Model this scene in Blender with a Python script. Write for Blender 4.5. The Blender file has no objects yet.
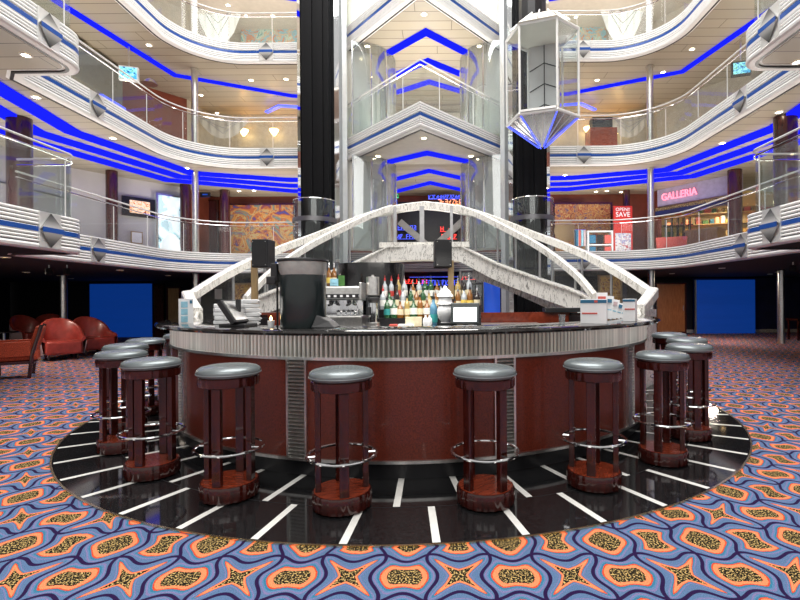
import bpy, math, random
from mathutils import Vector, Matrix
from mathutils.geometry import tessellate_polygon
random.seed(7)
SC = bpy.context.scene
COL = SC.collection
PI = math.pi
R = math.radians
sin, cos = math.sin, math.cos
ORD = ['first','second','third','fourth','fifth','sixth','seventh','eighth','ninth','tenth','eleventh','twelfth','thirteenth','fourteenth','fifteenth','sixteenth','seventeenth','eighteenth','nineteenth','twentieth']

# ------------------------------------------------------------------ camera
FPX, CX, CY, RS = 481.2, 443.2, 299.1, -0.007
CAM = Vector((0.36, -6.13, 1.3))
rc, rs_ = cos(RS), sin(RS)
cam_d = bpy.data.cameras.new('camera')
cam = bpy.data.objects.new('camera', cam_d)
COL.objects.link(cam)
cam_d.sensor_width = 36
cam_d.lens = FPX / 800 * 36
cam_d.shift_x = -(CX - 400) / 800
cam_d.shift_y = -(300 - CY) / 800
cam_d.clip_end = 200
rt = Vector((rc, 0, rs_)); up_ = Vector((-rs_, 0, rc)); bk = Vector((0, -1, 0))
m = Matrix((rt, up_, bk)).transposed().to_4x4()
m.translation = CAM
cam.matrix_world = m
SC.camera = cam

def ray(px, py):
    dx, dy = (px - CX) / FPX, (py - CY) / FPX
    X = rc * dx + rs_ * dy
    Yd = -rs_ * dx + rc * dy
    return Vector((X, 1.0, -Yd))
def at_y(px, py, y):                 # point of the world plane y=const seen there
    r = ray(px, py)
    return CAM + r * (y - CAM.y)
def at_z(px, py, z):
    r = ray(px, py)
    return CAM + r * ((z - CAM.z) / r.z)

# ------------------------------------------------------------------ materials
def newmat(name):
    mt = bpy.data.materials.new(name)
    mt.use_nodes = True
    nt = mt.node_tree
    return mt, nt, nt.nodes['Principled BSDF']
def N(nt, kind, **kw):
    n = nt.nodes.new(kind)
    for k, v in kw.items():
        setattr(n, k, v)
    return n
def mathn(nt, op, a, b=None, c=None):
    n = N(nt, 'ShaderNodeMath', operation=op)
    for i, v in enumerate((a, b, c)):
        if v is None: continue
        if isinstance(v, (int, float)): n.inputs[i].default_value = v
        else: nt.links.new(v, n.inputs[i])
    return n.outputs[0]
def ramp(nt, fac, stops, interp='LINEAR'):
    n = N(nt, 'ShaderNodeValToRGB')
    n.color_ramp.interpolation = interp
    e = n.color_ramp.elements
    while len(e) > 1: e.remove(e[-1])
    e[0].position = stops[0][0]; e[0].color = (*stops[0][1], 1)
    for p, c in stops[1:]:
        x = e.new(p); x.color = (*c, 1)
    if fac is not None: nt.links.new(fac, n.inputs[0])
    return n.outputs[0]
def M(name, col, rough=.5, metal=0, var=.12, scale=8, emit=0, ecol=None, bump=0, coat=0, trans=0, stretch=None):
    mt, nt, b = newmat(name)
    tc = N(nt, 'ShaderNodeTexCoord')
    src = tc.outputs['Object']
    if stretch:
        mp = N(nt, 'ShaderNodeMapping'); mp.inputs['Scale'].default_value = stretch
        nt.links.new(src, mp.inputs[0]); src = mp.outputs[0]
    nz = N(nt, 'ShaderNodeTexNoise'); nz.inputs['Scale'].default_value = scale; nz.inputs['Detail'].default_value = 4
    nt.links.new(src, nz.inputs['Vector'])
    lo = tuple(max(0, c * (1 - var)) for c in col); hi = tuple(min(1, c * (1 + var)) for c in col)
    c = ramp(nt, nz.outputs[0], [(.3, lo), (.7, hi)])
    nt.links.new(c, b.inputs['Base Color'])
    b.inputs['Roughness'].default_value = rough
    b.inputs['Metallic'].default_value = metal
    b.inputs['Coat Weight'].default_value = coat
    b.inputs['Coat Roughness'].default_value = .06
    b.inputs['Transmission Weight'].default_value = trans
    if emit:
        b.inputs['Emission Color'].default_value = (*(ecol or col), 1)
        b.inputs['Emission Strength'].default_value = emit
    if bump:
        bp = N(nt, 'ShaderNodeBump'); bp.inputs['Strength'].default_value = bump; bp.inputs['Distance'].default_value = .01
        nt.links.new(nz.outputs[0], bp.inputs['Height']); nt.links.new(bp.outputs[0], b.inputs['Normal'])
    return mt
def glassmat(name, tint, refl=.12, rough=.03, haze=0.0):
    mt, nt, b = newmat(name)
    nt.nodes.remove(b)
    out = nt.nodes['Material Output']
    tr = N(nt, 'ShaderNodeBsdfTransparent'); tr.inputs[0].default_value = (*tint, 1)
    gl = N(nt, 'ShaderNodeBsdfGlossy'); gl.inputs['Roughness'].default_value = rough
    lw = N(nt, 'ShaderNodeLayerWeight'); lw.inputs[0].default_value = .35
    f = mathn(nt, 'MULTIPLY_ADD', lw.outputs['Fresnel'], min(.6, refl * 4), refl)
    mx = N(nt, 'ShaderNodeMixShader')
    nt.links.new(f, mx.inputs[0]); nt.links.new(tr.outputs[0], mx.inputs[1]); nt.links.new(gl.outputs[0], mx.inputs[2])
    last = mx.outputs[0]
    if haze:
        df = N(nt, 'ShaderNodeBsdfDiffuse'); df.inputs[0].default_value = (.85, .9, .92, 1)
        m2 = N(nt, 'ShaderNodeMixShader'); m2.inputs[0].default_value = haze
        nt.links.new(last, m2.inputs[1]); nt.links.new(df.outputs[0], m2.inputs[2]); last = m2.outputs[0]
    nt.links.new(last, out.inputs[0])
    return mt
def marblemat(name, base, vein, scale=7):
    mt, nt, b = newmat(name)
    tc = N(nt, 'ShaderNodeTexCoord')
    nz = N(nt, 'ShaderNodeTexNoise'); nz.inputs['Scale'].default_value = scale; nz.inputs['Detail'].default_value = 8
    nz.inputs['Roughness'].default_value = .65; nz.inputs['Distortion'].default_value = 1.2
    mp = N(nt, 'ShaderNodeMapping'); mp.inputs['Scale'].default_value = (1.3, 1.0, .38); mp.inputs['Rotation'].default_value = (.3, .35, 0)
    nt.links.new(tc.outputs['Object'], mp.inputs[0]); nt.links.new(mp.outputs[0], nz.inputs['Vector'])
    c = ramp(nt, nz.outputs[0], [(.30, vein), (.385, tuple(x * .8 for x in base)), (.41, base), (.53, base), (.555, vein), (.58, base)])
    nt.links.new(c, b.inputs['Base Color']); b.inputs['Roughness'].default_value = .25
    return mt
def woodmat(name, dark, light, rough=.2, coat=.5, stretch=(6, 6, .8)):
    mt, nt, b = newmat(name)
    tc = N(nt, 'ShaderNodeTexCoord'); mp = N(nt, 'ShaderNodeMapping'); mp.inputs['Scale'].default_value = stretch
    nt.links.new(tc.outputs['Object'], mp.inputs[0])
    nz = N(nt, 'ShaderNodeTexNoise'); nz.inputs['Scale'].default_value = 6; nz.inputs['Detail'].default_value = 5; nz.inputs['Distortion'].default_value = .6
    nt.links.new(mp.outputs[0], nz.inputs['Vector'])
    c = ramp(nt, nz.outputs[0], [(.3, dark), (.7, light)])
    nt.links.new(c, b.inputs['Base Color']); b.inputs['Roughness'].default_value = rough
    b.inputs['Coat Weight'].default_value = coat; b.inputs['Coat Roughness'].default_value = .08
    return mt
def plankmat(name, c1, seam, pitch=.36, rough=.35):
    mt, nt, b = newmat(name)
    tc = N(nt, 'ShaderNodeTexCoord'); sp = N(nt, 'ShaderNodeSeparateXYZ'); nt.links.new(tc.outputs['Object'], sp.inputs[0])
    f = mathn(nt, 'FRACT', mathn(nt, 'DIVIDE', sp.outputs[1], pitch))
    s = mathn(nt, 'LESS_THAN', f, .045)
    row = mathn(nt, 'FLOOR', mathn(nt, 'DIVIDE', sp.outputs[1], pitch))
    f2 = mathn(nt, 'FRACT', mathn(nt, 'ADD', mathn(nt, 'DIVIDE', sp.outputs[0], 3.1), mathn(nt, 'MULTIPLY', row, .37)))
    s = mathn(nt, 'MAXIMUM', s, mathn(nt, 'LESS_THAN', f2, .004))
    wn = N(nt, 'ShaderNodeTexWhiteNoise', noise_dimensions='1D'); nt.links.new(row, wn.inputs['W'])
    base = ramp(nt, wn.outputs[0], [(0, tuple(x * .9 for x in c1)), (1, c1)])
    mx = N(nt, 'ShaderNodeMix', data_type='RGBA'); nt.links.new(s, mx.inputs[0]); nt.links.new(base, mx.inputs[6]); mx.inputs[7].default_value = (*seam, 1)
    nt.links.new(mx.outputs[2], b.inputs['Base Color']); b.inputs['Roughness'].default_value = rough
    return mt
def mosaicmat(name, cols, scale=3, seed=0.0, emit=0.0):
    mt, nt, b = newmat(name)
    tc = N(nt, 'ShaderNodeTexCoord'); mp = N(nt, 'ShaderNodeMapping'); mp.inputs['Location'].default_value = (seed, seed, seed)
    nt.links.new(tc.outputs['Object'], mp.inputs[0])
    nz = N(nt, 'ShaderNodeTexNoise'); nz.inputs['Scale'].default_value = scale; nz.inputs['Detail'].default_value = 3; nz.inputs['Distortion'].default_value = 2.5
    nt.links.new(mp.outputs[0], nz.inputs['Vector'])
    n = len(cols)
    c = ramp(nt, nz.outputs[0], [(.28 + .44 * i / n, cc) for i, cc in enumerate(cols)], 'CONSTANT')
    nt.links.new(c, b.inputs['Base Color']); b.inputs['Roughness'].default_value = .4
    if emit:
        nt.links.new(c, b.inputs['Emission Color']); b.inputs['Emission Strength'].default_value = emit
    return mt
def carpetmat():
    mt, nt, b = newmat('patterned_carpet')
    tc = N(nt, 'ShaderNodeTexCoord'); sp = N(nt, 'ShaderNodeSeparateXYZ'); nt.links.new(tc.outputs['Object'], sp.inputs[0])
    # hand-woven wobble
    wob = N(nt, 'ShaderNodeTexNoise'); wob.inputs['Scale'].default_value = 3.0; nt.links.new(tc.outputs['Object'], wob.inputs['Vector'])
    wb = mathn(nt, 'MULTIPLY', mathn(nt, 'SUBTRACT', wob.outputs[0], .5), .12)
    u = mathn(nt, 'ADD', mathn(nt, 'DIVIDE', mathn(nt, 'SUBTRACT', sp.outputs[0], CU), .262), wb)
    v = mathn(nt, 'SUBTRACT', mathn(nt, 'DIVIDE', mathn(nt, 'SUBTRACT', sp.outputs[1], CV), .318), wb)
    A, B = .11, .11
    su = mathn(nt, 'SINE', mathn(nt, 'MULTIPLY', u, PI)); sv = mathn(nt, 'SINE', mathn(nt, 'MULTIPLY', v, PI))
    cu = mathn(nt, 'COSINE', mathn(nt, 'MULTIPLY', u, 2 * PI)); cv = mathn(nt, 'COSINE', mathn(nt, 'MULTIPLY', v, 2 * PI))
    u2 = mathn(nt, 'ADD', u, mathn(nt, 'MULTIPLY', mathn(nt, 'MULTIPLY', su, cv), A))
    v2 = mathn(nt, 'ADD', v, mathn(nt, 'MULTIPLY', mathn(nt, 'MULTIPLY', sv, cu), B))
    def loc(x):
        return mathn(nt, 'ABSOLUTE', mathn(nt, 'SUBTRACT', mathn(nt, 'FRACT', mathn(nt, 'ADD', x, .5)), .5))
    lu, lv = loc(u2), loc(v2)
    mx_ = mathn(nt, 'MAXIMUM', lu, lv)
    p = 4.5
    dd = mathn(nt, 'POWER', mathn(nt, 'ADD', mathn(nt, 'POWER', lu, p), mathn(nt, 'POWER', lv, p)), 1 / p)
    # star cells: pinch the inner rings so the arms reach into the corners
    cells = mathn(nt, 'MULTIPLY', mathn(nt, 'COSINE', mathn(nt, 'MULTIPLY', u, PI)), mathn(nt, 'COSINE', mathn(nt, 'MULTIPLY', v, PI)))
    isU = mathn(nt, 'GREATER_THAN', mathn(nt, 'COSINE', mathn(nt, 'MULTIPLY', mathn(nt, 'ROUND', u2), PI)), 0)
    isV = mathn(nt, 'GREATER_THAN', mathn(nt, 'COSINE', mathn(nt, 'MULTIPLY', mathn(nt, 'ROUND', v2), PI)), 0)
    star = mathn(nt, 'MULTIPLY', isU, isV)
    oval = mathn(nt, 'MULTIPLY', mathn(nt, 'SUBTRACT', 1, isU), mathn(nt, 'SUBTRACT', 1, isV))
    dif = mathn(nt, 'ABSOLUTE', mathn(nt, 'SUBTRACT', lu, lv))
    rad = mathn(nt, 'SQRT', mathn(nt, 'ADD', mathn(nt, 'MULTIPLY', lu, lu), mathn(nt, 'MULTIPLY', lv, lv)))
    d1 = mathn(nt, 'ADD', dd, mathn(nt, 'MULTIPLY', mathn(nt, 'ADD', mathn(nt, 'MULTIPLY', star, .8), mathn(nt, 'MULTIPLY', mathn(nt, 'MULTIPLY', isU, mathn(nt, 'SUBTRACT', 1, isV)), .35)), mathn(nt, 'SUBTRACT', dif, .10)))
    d1 = mathn(nt, 'ADD', d1, mathn(nt, 'MULTIPLY', mathn(nt, 'MULTIPLY', oval, .45), mathn(nt, 'SUBTRACT', rad, mathn(nt, 'MULTIPLY', dd, 1.0))))
    d = mathn(nt, 'MINIMUM', d1, .449)
    line = mathn(nt, 'GREATER_THAN', mx_, .462)
    nz = N(nt, 'ShaderNodeTexNoise'); nz.inputs['Scale'].default_value = 160; nz.inputs['Detail'].default_value = 2
    nt.links.new(tc.outputs['Object'], nz.inputs['Vector'])
    jit = mathn(nt, 'MULTIPLY', mathn(nt, 'SUBTRACT', nz.outputs[0], .5), .05)
    dj = mathn(nt, 'ADD', d, jit)
    rings = ramp(nt, dj, [(0, (.02, .02, .01)), (.225, (.90, .24, .105)), (.305, (.60, .055, .018)), (.335, (.035, .17, .27)), (.375, (.10, .19, .34)), (.41, (.19, .16, .32)), (.438, (.09, .16, .29))], 'CONSTANT')
    sp2 = N(nt, 'ShaderNodeTexNoise'); sp2.inputs['Scale'].default_value = 110; sp2.inputs['Detail'].default_value = 1
    nt.links.new(tc.outputs['Object'], sp2.inputs['Vector'])
    speck = ramp(nt, sp2.outputs[0], [(0, (.015, .012, .008)), (.565, (.60, .42, .16))], 'CONSTANT')
    core = mathn(nt, 'LESS_THAN', dj, .225)
    mx = N(nt, 'ShaderNodeMix', data_type='RGBA'); nt.links.new(core, mx.inputs[0]); nt.links.new(rings, mx.inputs[6]); nt.links.new(speck, mx.inputs[7])
    mx2 = N(nt, 'ShaderNodeMix', data_type='RGBA'); nt.links.new(line, mx2.inputs[0]); nt.links.new(mx.outputs[2], mx2.inputs[6]); mx2.inputs[7].default_value = (.02, .008, .05, 1)
    # fibre fleck
    fl = N(nt, 'ShaderNodeTexNoise'); fl.inputs['Scale'].default_value = 260; nt.links.new(tc.outputs['Object'], fl.inputs['Vector'])
    flr = ramp(nt, fl.outputs[0], [(.3, (.55, .55, .55)), (.7, (1.35, 1.35, 1.35))])
    mm = N(nt, 'ShaderNodeMix', data_type='RGBA', blend_type='MULTIPLY'); mm.inputs[0].default_value = 1
    nt.links.new(mx2.outputs[2], mm.inputs[6]); nt.links.new(flr, mm.inputs[7])
    nt.links.new(mm.outputs[2], b.inputs['Base Color'])
    b.inputs['Roughness'].default_value = .95; b.inputs['Specular IOR Level'].default_value = .1
    return mt
# a star medallion of the carpet lies here
_p = at_z(460, 576, 0); CU, CV = _p.x, _p.y

MT = {}
MT['carpet'] = carpetmat()
MT['granite'] = M('black_granite', (.012, .012, .013), .07, 0, .5, 60, coat=.4)
MT['inlay'] = M('white_marble_inlay', (.85, .84, .80), .15, 0, .06, 20)
MT['dark_steel'] = M('dark_steel', (.20, .20, .21), .35, .8, .15)
MT['mid_steel'] = M('grey_steel', (.38, .38, .39), .35, .8, .15)
MT['pale_beige'] = M('pale_beige_wall', (.50, .45, .36), .4, 0, .1)
MT['groove_shade'] = M('rib_groove_shade', (.27, .26, .245), .4, .6, .2)  # dark faces paint the shade into the flutes and ribs
MT['brass'] = M('brass', (.75, .62, .38), .25, 1, .1)
MT['maroon_wood'] = woodmat('maroon_wood', (.016, .002, .0012), (.058, .006, .0035), .18, .5)
MT['maroon_panel'] = M('maroon_panel', (.125, .018, .007), .34, 0, .4, 90, coat=.25)
MT['orange_wood'] = woodmat('red_stained_wood', (.16, .022, .008), (.30, .05, .02), .22, .4, (2, 8, 2))
MT['vinyl'] = M('silver_vinyl', (.20, .23, .24), .27, .4, .06, 12)
MT['vinyl_dark'] = M('grey_vinyl_piping', (.16, .18, .19), .4, .2, .06, 12)
MT['chrome'] = M('chrome', (.85, .86, .88), .10, 1, .04)
MT['steel'] = M('brushed_steel', (.74, .73, .71), .28, 1, .12, 30)
MT['flute'] = M('fluted_aluminium', (.74, .72, .67), .30, 1, .3, 14, stretch=(6, 6, .05))
MT['mirror'] = M('mirror', (.86, .88, .90), .04, 1, .03)
MT['black_stone'] = M('black_counter_stone', (.02, .018, .018), .06, 0, .3, 40, coat=.3)
MT['black'] = M('black_lacquer', (.012, .012, .014), .3, 0, .2)
MT['black_matte'] = M('black_plaster', (.006, .006, .009), .85, 0, .2)
MT['black_plastic'] = M('black_plastic', (.012, .012, .014), .5, 0, .2)
MT['dark_blue_wall'] = M('dark_blue_wall', (.006, .010, .045), .6, 0, .3, 3)
MT['marble'] = marblemat('white_marble', (.92, .90, .84), (.34, .31, .27), 9)
MT['marble2'] = marblemat('veined_marble', (.92, .90, .85), (.17, .155, .14), 9)
MT['white_rib'] = M('white_enamel', (.92, .92, .90), .35, 0, .03)
MT['blue_paint'] = M('blue_enamel', (.006, .07, .34), .3, 0, .08)
MT['plank'] = plankmat('cream_plank_ceiling', (.43, .375, .285), (.07, .055, .04))
MT['cream'] = M('cream_plaster', (.62, .57, .48), .45, 0, .05)
MT['satin'] = M('satin_cream_metal', (.86, .83, .75), .22, .1, .05, 2)
MT['grey_panel'] = M('grey_wall_panel', (.40, .38, .37), .45, 0, .06, 2)
MT['white_wall'] = M('white_wall', (.60, .58, .58), .5, 0, .05, 2)
MT['red_brown'] = M('red_brown_wall', (.20, .045, .022), .45, 0, .2, 3)
MT['dark_red'] = woodmat('dark_red_column', (.035, .008, .008), (.075, .016, .014), .25, .4)
MT['neon'] = M('blue_neon', (.0, .0, .05), .4, 0, .02, 4, emit=1.1, ecol=(.010, .016, 1.0))
MT['neon'].node_tree.nodes['Principled BSDF'].inputs['Specular IOR Level'].default_value = 0
MT['neon_soft'] = M('blue_glow_tube', (.05, .07, .9), .4, 0, .02, 4, emit=1.7, ecol=(.08, .12, 1.0))
MT['neon_red'] = M('red_neon', (.9, .04, .03), .4, 0, .02, 4, emit=2.2, ecol=(1, .05, .04))
MT['neon_pink'] = M('pink_neon', (1, .3, .4), .4, 0, .02, 4, emit=1.6, ecol=(1, .22, .30))
MT['neon_orange'] = M('orange_neon', (1, .4, .2), .4, 0, .02, 4, emit=2.0, ecol=(1, .30, .12))
MT['neon_green'] = M('green_neon', (.1, .8, .3), .4, 0, .02, 4, emit=1.3, ecol=(.05, .7, .25))
MT['lamp'] = M('lamp_glow', (1, .85, .6), .4, 0, .02, 4, emit=30, ecol=(1, .82, .52))
MT['lamp_dim'] = M('amber_lamp_glow', (1, .7, .35), .4, 0, .02, 4, emit=9, ecol=(1, .66, .28))
MT['glass'] = glassmat('clear_glass', (.90, .95, .95), .05)
MT['glass_tower'] = glassmat('reflective_glass', (.92, .96, .97), .14, .02, .04)
MT['glass_rail'] = glassmat('balustrade_glass', (.93, .96, .95), .02, .02, .02)
MT['blue_screen'] = M('blue_screen_fabric', (.004, .035, .22), .6, 0, .5, .8, emit=.42, ecol=(.004, .06, .40), stretch=(.2, .2, 1.5))  # emission put in to brighten the cloth on the dim ground floor
MT['wood_door'] = woodmat('brown_wood_door', (.30, .10, .035), (.46, .18, .07), .35, .2)
MT['tan_wood'] = woodmat('tan_wood', (.34, .22, .09), (.50, .34, .16), .4, .2)
MT['paper'] = M('white_paper', (.86, .87, .88), .6, 0, .04)
MT['paper_blue'] = M('blue_print', (.02, .14, .26), .6, 0, .05)
MT['paper_red'] = M('red_print', (.62, .10, .08), .6, 0, .05)
MT['paper_cyan'] = M('pale_blue_print', (.28, .55, .68), .6, 0, .15, 30)
MT['porcelain'] = M('porcelain', (.80, .81, .82), .15, 0, .1, 18, coat=.4)
MT['screen_white'] = M('lit_screen', (.8, .85, .9), .4, 0, .03, 3, emit=1.0, ecol=(.9, .95, 1))
MT['tv'] = mosaicmat('television_picture', [(.02, .1, .3), (.05, .35, .6), (.3, .75, .8), (.1, .4, .3)], 5, 2, .9)
MT['red_leather'] = M('red_leather', (.36, .05, .04), .33, 0, .25, 9, coat=.2)
MT['pale_pink'] = M('pinkish_white_leather', (.55, .40, .42), .4, 0, .1, 9)
MT['orange_fabric'] = M('orange_red_fabric', (.40, .055, .02), .8, 0, .55, 70)
MT['gold_print'] = mosaicmat('gold_picture', [(.10, .04, .01), (.45, .22, .04), (.62, .38, .08), (.30, .10, .03), (.5, .35, .15)], 3, 4, .15)
MT['mural'] = mosaicmat('tile_mural', [(.08, .08, .26), (.22, .06, .08), (.42, .13, .04), (.55, .24, .05), (.48, .34, .14), (.42, .12, .04), (.16, .26, .20), (.24, .08, .16), (.30, .30, .22)], 1.5, 1, .14)
MT['mural2'] = mosaicmat('tile_mural_gold', [(.16, .05, .03), (.42, .15, .04), (.55, .36, .12), (.36, .09, .04), (.50, .26, .07), (.12, .08, .16), (.45, .20, .06)], 3.2, 7, .10)
MT['mural3'] = mosaicmat('pastel_mural', [(.22, .40, .38), (.50, .62, .52), (.62, .45, .30), (.30, .50, .55), (.60, .30, .18), (.55, .60, .40)], 1.8, 3, .12)
MT['lightbox'] = mosaicmat('cold_lightbox', [(.10, .22, .26), (.45, .62, .66), (.72, .86, .88), (.9, .97, 1), (.5, .7, .72)], 1.1, 5, .9)
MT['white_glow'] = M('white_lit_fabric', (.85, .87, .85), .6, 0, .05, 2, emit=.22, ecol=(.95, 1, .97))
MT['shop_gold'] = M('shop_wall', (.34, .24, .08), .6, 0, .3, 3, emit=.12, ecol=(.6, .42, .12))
MT['awning_blue'] = M('navy_awning', (.010, .016, .09), .5, 0, .2)
MT['blue_glow'] = M('blue_lit_glass', (.05, .15, .8), .2, 0, .3, 2, emit=.35, ecol=(.03, .14, .9))
MT['fridge'] = M('slush_hopper', (.40, .40, .38), .22, 0, .2, 12, coat=.3)
MT['dark_teal'] = M('black_drum_shell', (.012, .02, .021), .28, 0, .2, 6, coat=.3)
MT['skirting'] = M('pale_stone_base', (.42, .38, .32), .5, 0, .4, 20)
def bottle_mat(n, c): return M(n, c, .08, 0, .1, 10, coat=.5, trans=.35)
BC = [bottle_mat('clear_bottle_glass', (.62, .68, .72)), bottle_mat('amber_bottle_glass', (.34, .13, .02)), bottle_mat('green_bottle_glass', (.03, .14, .05)),
      bottle_mat('pale_gold_liquor', (.62, .44, .14)), bottle_mat('blue_bottle_glass', (.12, .34, .52)), bottle_mat('dark_bottle_glass', (.03, .02, .02))]
LB = [M('cream_bottle_label', (.72, .64, .44), .6), M('white_bottle_label', (.80, .80, .76), .6), M('red_bottle_label', (.55, .05, .04), .6),
      M('yellow_bottle_label', (.72, .52, .10), .6), M('teal_bottle_label', (.03, .30, .30), .6), M('navy_bottle_label', (.03, .05, .22), .6)]
MT['leaf'] = M('green_leaves', (.05, .16, .03), .5, 0, .4, 20)

# ------------------------------------------------------------------ mesh builder
class MB:
    def __init__(s): s.v = []; s.f = []; s.m = []
    def add(s, vs, fs, mi=0):
        o = len(s.v); s.v += [tuple(v) for v in vs]
        for f in fs: s.f.append(tuple(i + o for i in f)); s.m.append(mi)
        return s
    def box(s, c, d, mi=0, rz=0, tilt=0, taper=1):
        hx, hy, hz = d[0] / 2, d[1] / 2, d[2] / 2
        vs = []
        for z in (-1, 1):
            k = taper if z > 0 else 1
            for x, y in ((-1, -1), (1, -1), (1, 1), (-1, 1)):
                p = Vector((x * hx * k, y * hy * k, z * hz))
                if tilt: p = Matrix.Rotation(tilt, 3, 'X') @ p
                if rz: p = Matrix.Rotation(rz, 3, 'Z') @ p
                vs.append(p + Vector(c))
        return s.add(vs, [(3, 2, 1, 0), (4, 5, 6, 7), (0, 1, 5, 4), (1, 2, 6, 5), (2, 3, 7, 6), (3, 0, 4, 7)], mi)
    def tube(s, pts, r, n=8, mi=0, closed=False):
        pts = [Vector(p) for p in pts]; k = len(pts); vs = []; prev = None
        for i, p in enumerate(pts):
            if closed: t = pts[(i + 1) % k] - pts[i - 1]
            else: t = pts[min(i + 1, k - 1)] - pts[max(i - 1, 0)]
            t.normalize()
            if prev is None:
                a = Vector((0, 0, 1)) if abs(t.z) < .9 else Vector((1, 0, 0))
                x = t.cross(a).normalized()
            else:
                x = (prev - t * prev.dot(t)).normalized()
            prev = x; y = t.cross(x)
            rr = r[i] if isinstance(r, (list, tuple)) else r
            for j in range(n):
                an = 2 * PI * j / n
                vs.append(p + x * (rr * cos(an)) + y * (rr * sin(an)))
        fs = []
        for i in range(k if closed else k - 1):
            a, b = i * n, ((i + 1) % k) * n
            for j in range(n): fs.append((a + j, a + (j + 1) % n, b + (j + 1) % n, b + j))
        if not closed:
            fs.append(tuple(range(n))[::-1]); fs.append(tuple(range((k - 1) * n, k * n)))
        return s.add(vs, fs, mi)
    def lathe(s, prof, n=24, mi=0, c=(0, 0, 0), scal=None, caps=True):
        vs = []
        for r, z in prof:
            for j in range(n):
                an = 2 * PI * j / n
                k = scal(an) if scal else 1
                vs.append((c[0] + r * k * cos(an), c[1] + r * k * sin(an), c[2] + z))
        fs = []
        for i in range(len(prof) - 1):
            for j in range(n):
                fs.append((i * n + j, i * n + (j + 1) % n, (i + 1) * n + (j + 1) % n, (i + 1) * n + j))
        if caps:
            fs.append(tuple(range(n))[::-1]); q = (len(prof) - 1) * n; fs.append(tuple(range(q, q + n)))
        return s.add(vs, fs, mi)
    def sweep(s, path, prof, mi=0, closed=False, mats=None, cap=True, pclosed=True):
        """vertical cross-section swept along a path; u to the right of travel, v up"""
        path = [Vector(p) for p in path]; k = len(path); vs = []; n = len(prof)
        for i, p in enumerate(path):
            if closed: a, b = path[i - 1], path[(i + 1) % k]
            else: a, b = path[max(i - 1, 0)], path[min(i + 1, k - 1)]
            t1 = (p - a); t2 = (b - p); t1.z = 0; t2.z = 0
            if t1.length < 1e-6: t1 = t2
            if t2.length < 1e-6: t2 = t1
            t1 = t1.normalized(); t2 = t2.normalized()
            n1 = Vector((t1.y, -t1.x, 0)); n2 = Vector((t2.y, -t2.x, 0))
            mm = n1 + n2
            if mm.length < 1e-5: mm = n1
            mm.normalize(); sc = 1 / max(.35, mm.dot(n1))
            for u, v in prof: vs.append(p + mm * (u * sc) + Vector((0, 0, v)))
        o = len(s.v); s.v += [tuple(v) for v in vs]
        for i in range(k if closed else k - 1):
            a, b = i * n, ((i + 1) % k) * n
            for j in range(n if pclosed else n - 1):
                s.f.append((o + a + j, o + a + (j + 1) % n, o + b + (j + 1) % n, o + b + j)); s.m.append(mats[j] if mats else mi)
        if cap and not closed and pclosed:
            s.f.append(tuple(o + j for j in range(n))); s.m.append(mi)
            s.f.append(tuple(o + (k - 1) * n + j for j in range(n))[::-1]); s.m.append(mi)
        return s
    def prism(s, poly, z0, z1, mi=0):
        n = len(poly)
        tri = tessellate_polygon([[Vector((x, y, 0)) for x, y in poly]])
        vs = [(x, y, z0) for x, y in poly] + [(x, y, z1) for x, y in poly]
        fs = [tuple(t) for t in tri] + [tuple(i + n for i in t)[::-1] for t in tri]
        fs += [(i, (i + 1) % n, (i + 1) % n + n, i + n) for i in range(n)]
        return s.add(vs, fs, mi)
    def arcband(s, r0, r1, z0, z1, a0, a1, n=64, mi=0):
        """solid ring sector round the z axis; angle 0 faces the camera (-y)"""
        vs = []
        for i in range(n + 1):
            a = a0 + (a1 - a0) * i / n
            sx, cy = sin(a), -cos(a)
            for r, z in ((r0, z0), (r1, z0), (r1, z1), (r0, z1)): vs.append((r * sx, r * cy, z))
        fs = []
        for i in range(n):
            for j in range(4): fs.append((i * 4 + j, i * 4 + (j + 1) % 4, i * 4 + 4 + (j + 1) % 4, i * 4 + 4 + j))
        fs.append((3, 2, 1, 0)); fs.append((n * 4, n * 4 + 1, n * 4 + 2, n * 4 + 3))
        return s.add(vs, fs, mi)
    def build(s, name, mats, parent=None, smooth=False, loc=None, bevel=0, rz=0):
        me = bpy.data.meshes.new(name); me.from_pydata(s.v, [], s.f); me.validate()
        if not isinstance(mats, (list, tuple)): mats = [mats]
        for mt in mats: me.materials.append(mt)
        if len(mats) > 1 and len(me.polygons) == len(s.m):
            me.polygons.foreach_set('material_index', s.m)
        import bmesh
        bm = bmesh.new(); bm.from_mesh(me); bmesh.ops.recalc_face_normals(bm, faces=bm.faces); bm.to_mesh(me); bm.free()
        if smooth:
            me.polygons.foreach_set('use_smooth', [True] * len(me.polygons))
            try: me.set_sharp_from_angle(angle=R(38))
            except Exception: pass
        o = bpy.data.objects.new(name, me); COL.objects.link(o)
        if loc is not None: o.location = loc
        if rz: o.rotation_euler.z = rz
        if parent is not None: o.parent = parent
        if bevel:
            b = o.modifiers.new('bevel', 'BEVEL'); b.width = bevel; b.segments = 2; b.limit_method = 'ANGLE'
        return o
def thing(name, label, cat, loc=(0, 0, 0), rz=0, group=None):
    o = bpy.data.objects.new(name, None); COL.objects.link(o)
    o.empty_display_size = .1
    o.location = loc; o.rotation_euler = (0, 0, rz)
    return tag(o, label, cat, group)
def tag(o, label, cat, group=None):
    o['label'] = label; o['category'] = cat
    if group: o['group'] = group
    return o
def struct(o):
    o['kind'] = 'structure'; return o
def copytree(o, parent=None):
    c = o.copy(); COL.objects.link(c)
    if parent is not None: c.parent = parent
    for ch in list(o.children): copytree(ch, c)
    return c
def lerp(a, b, t): return a + (b - a) * t
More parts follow.
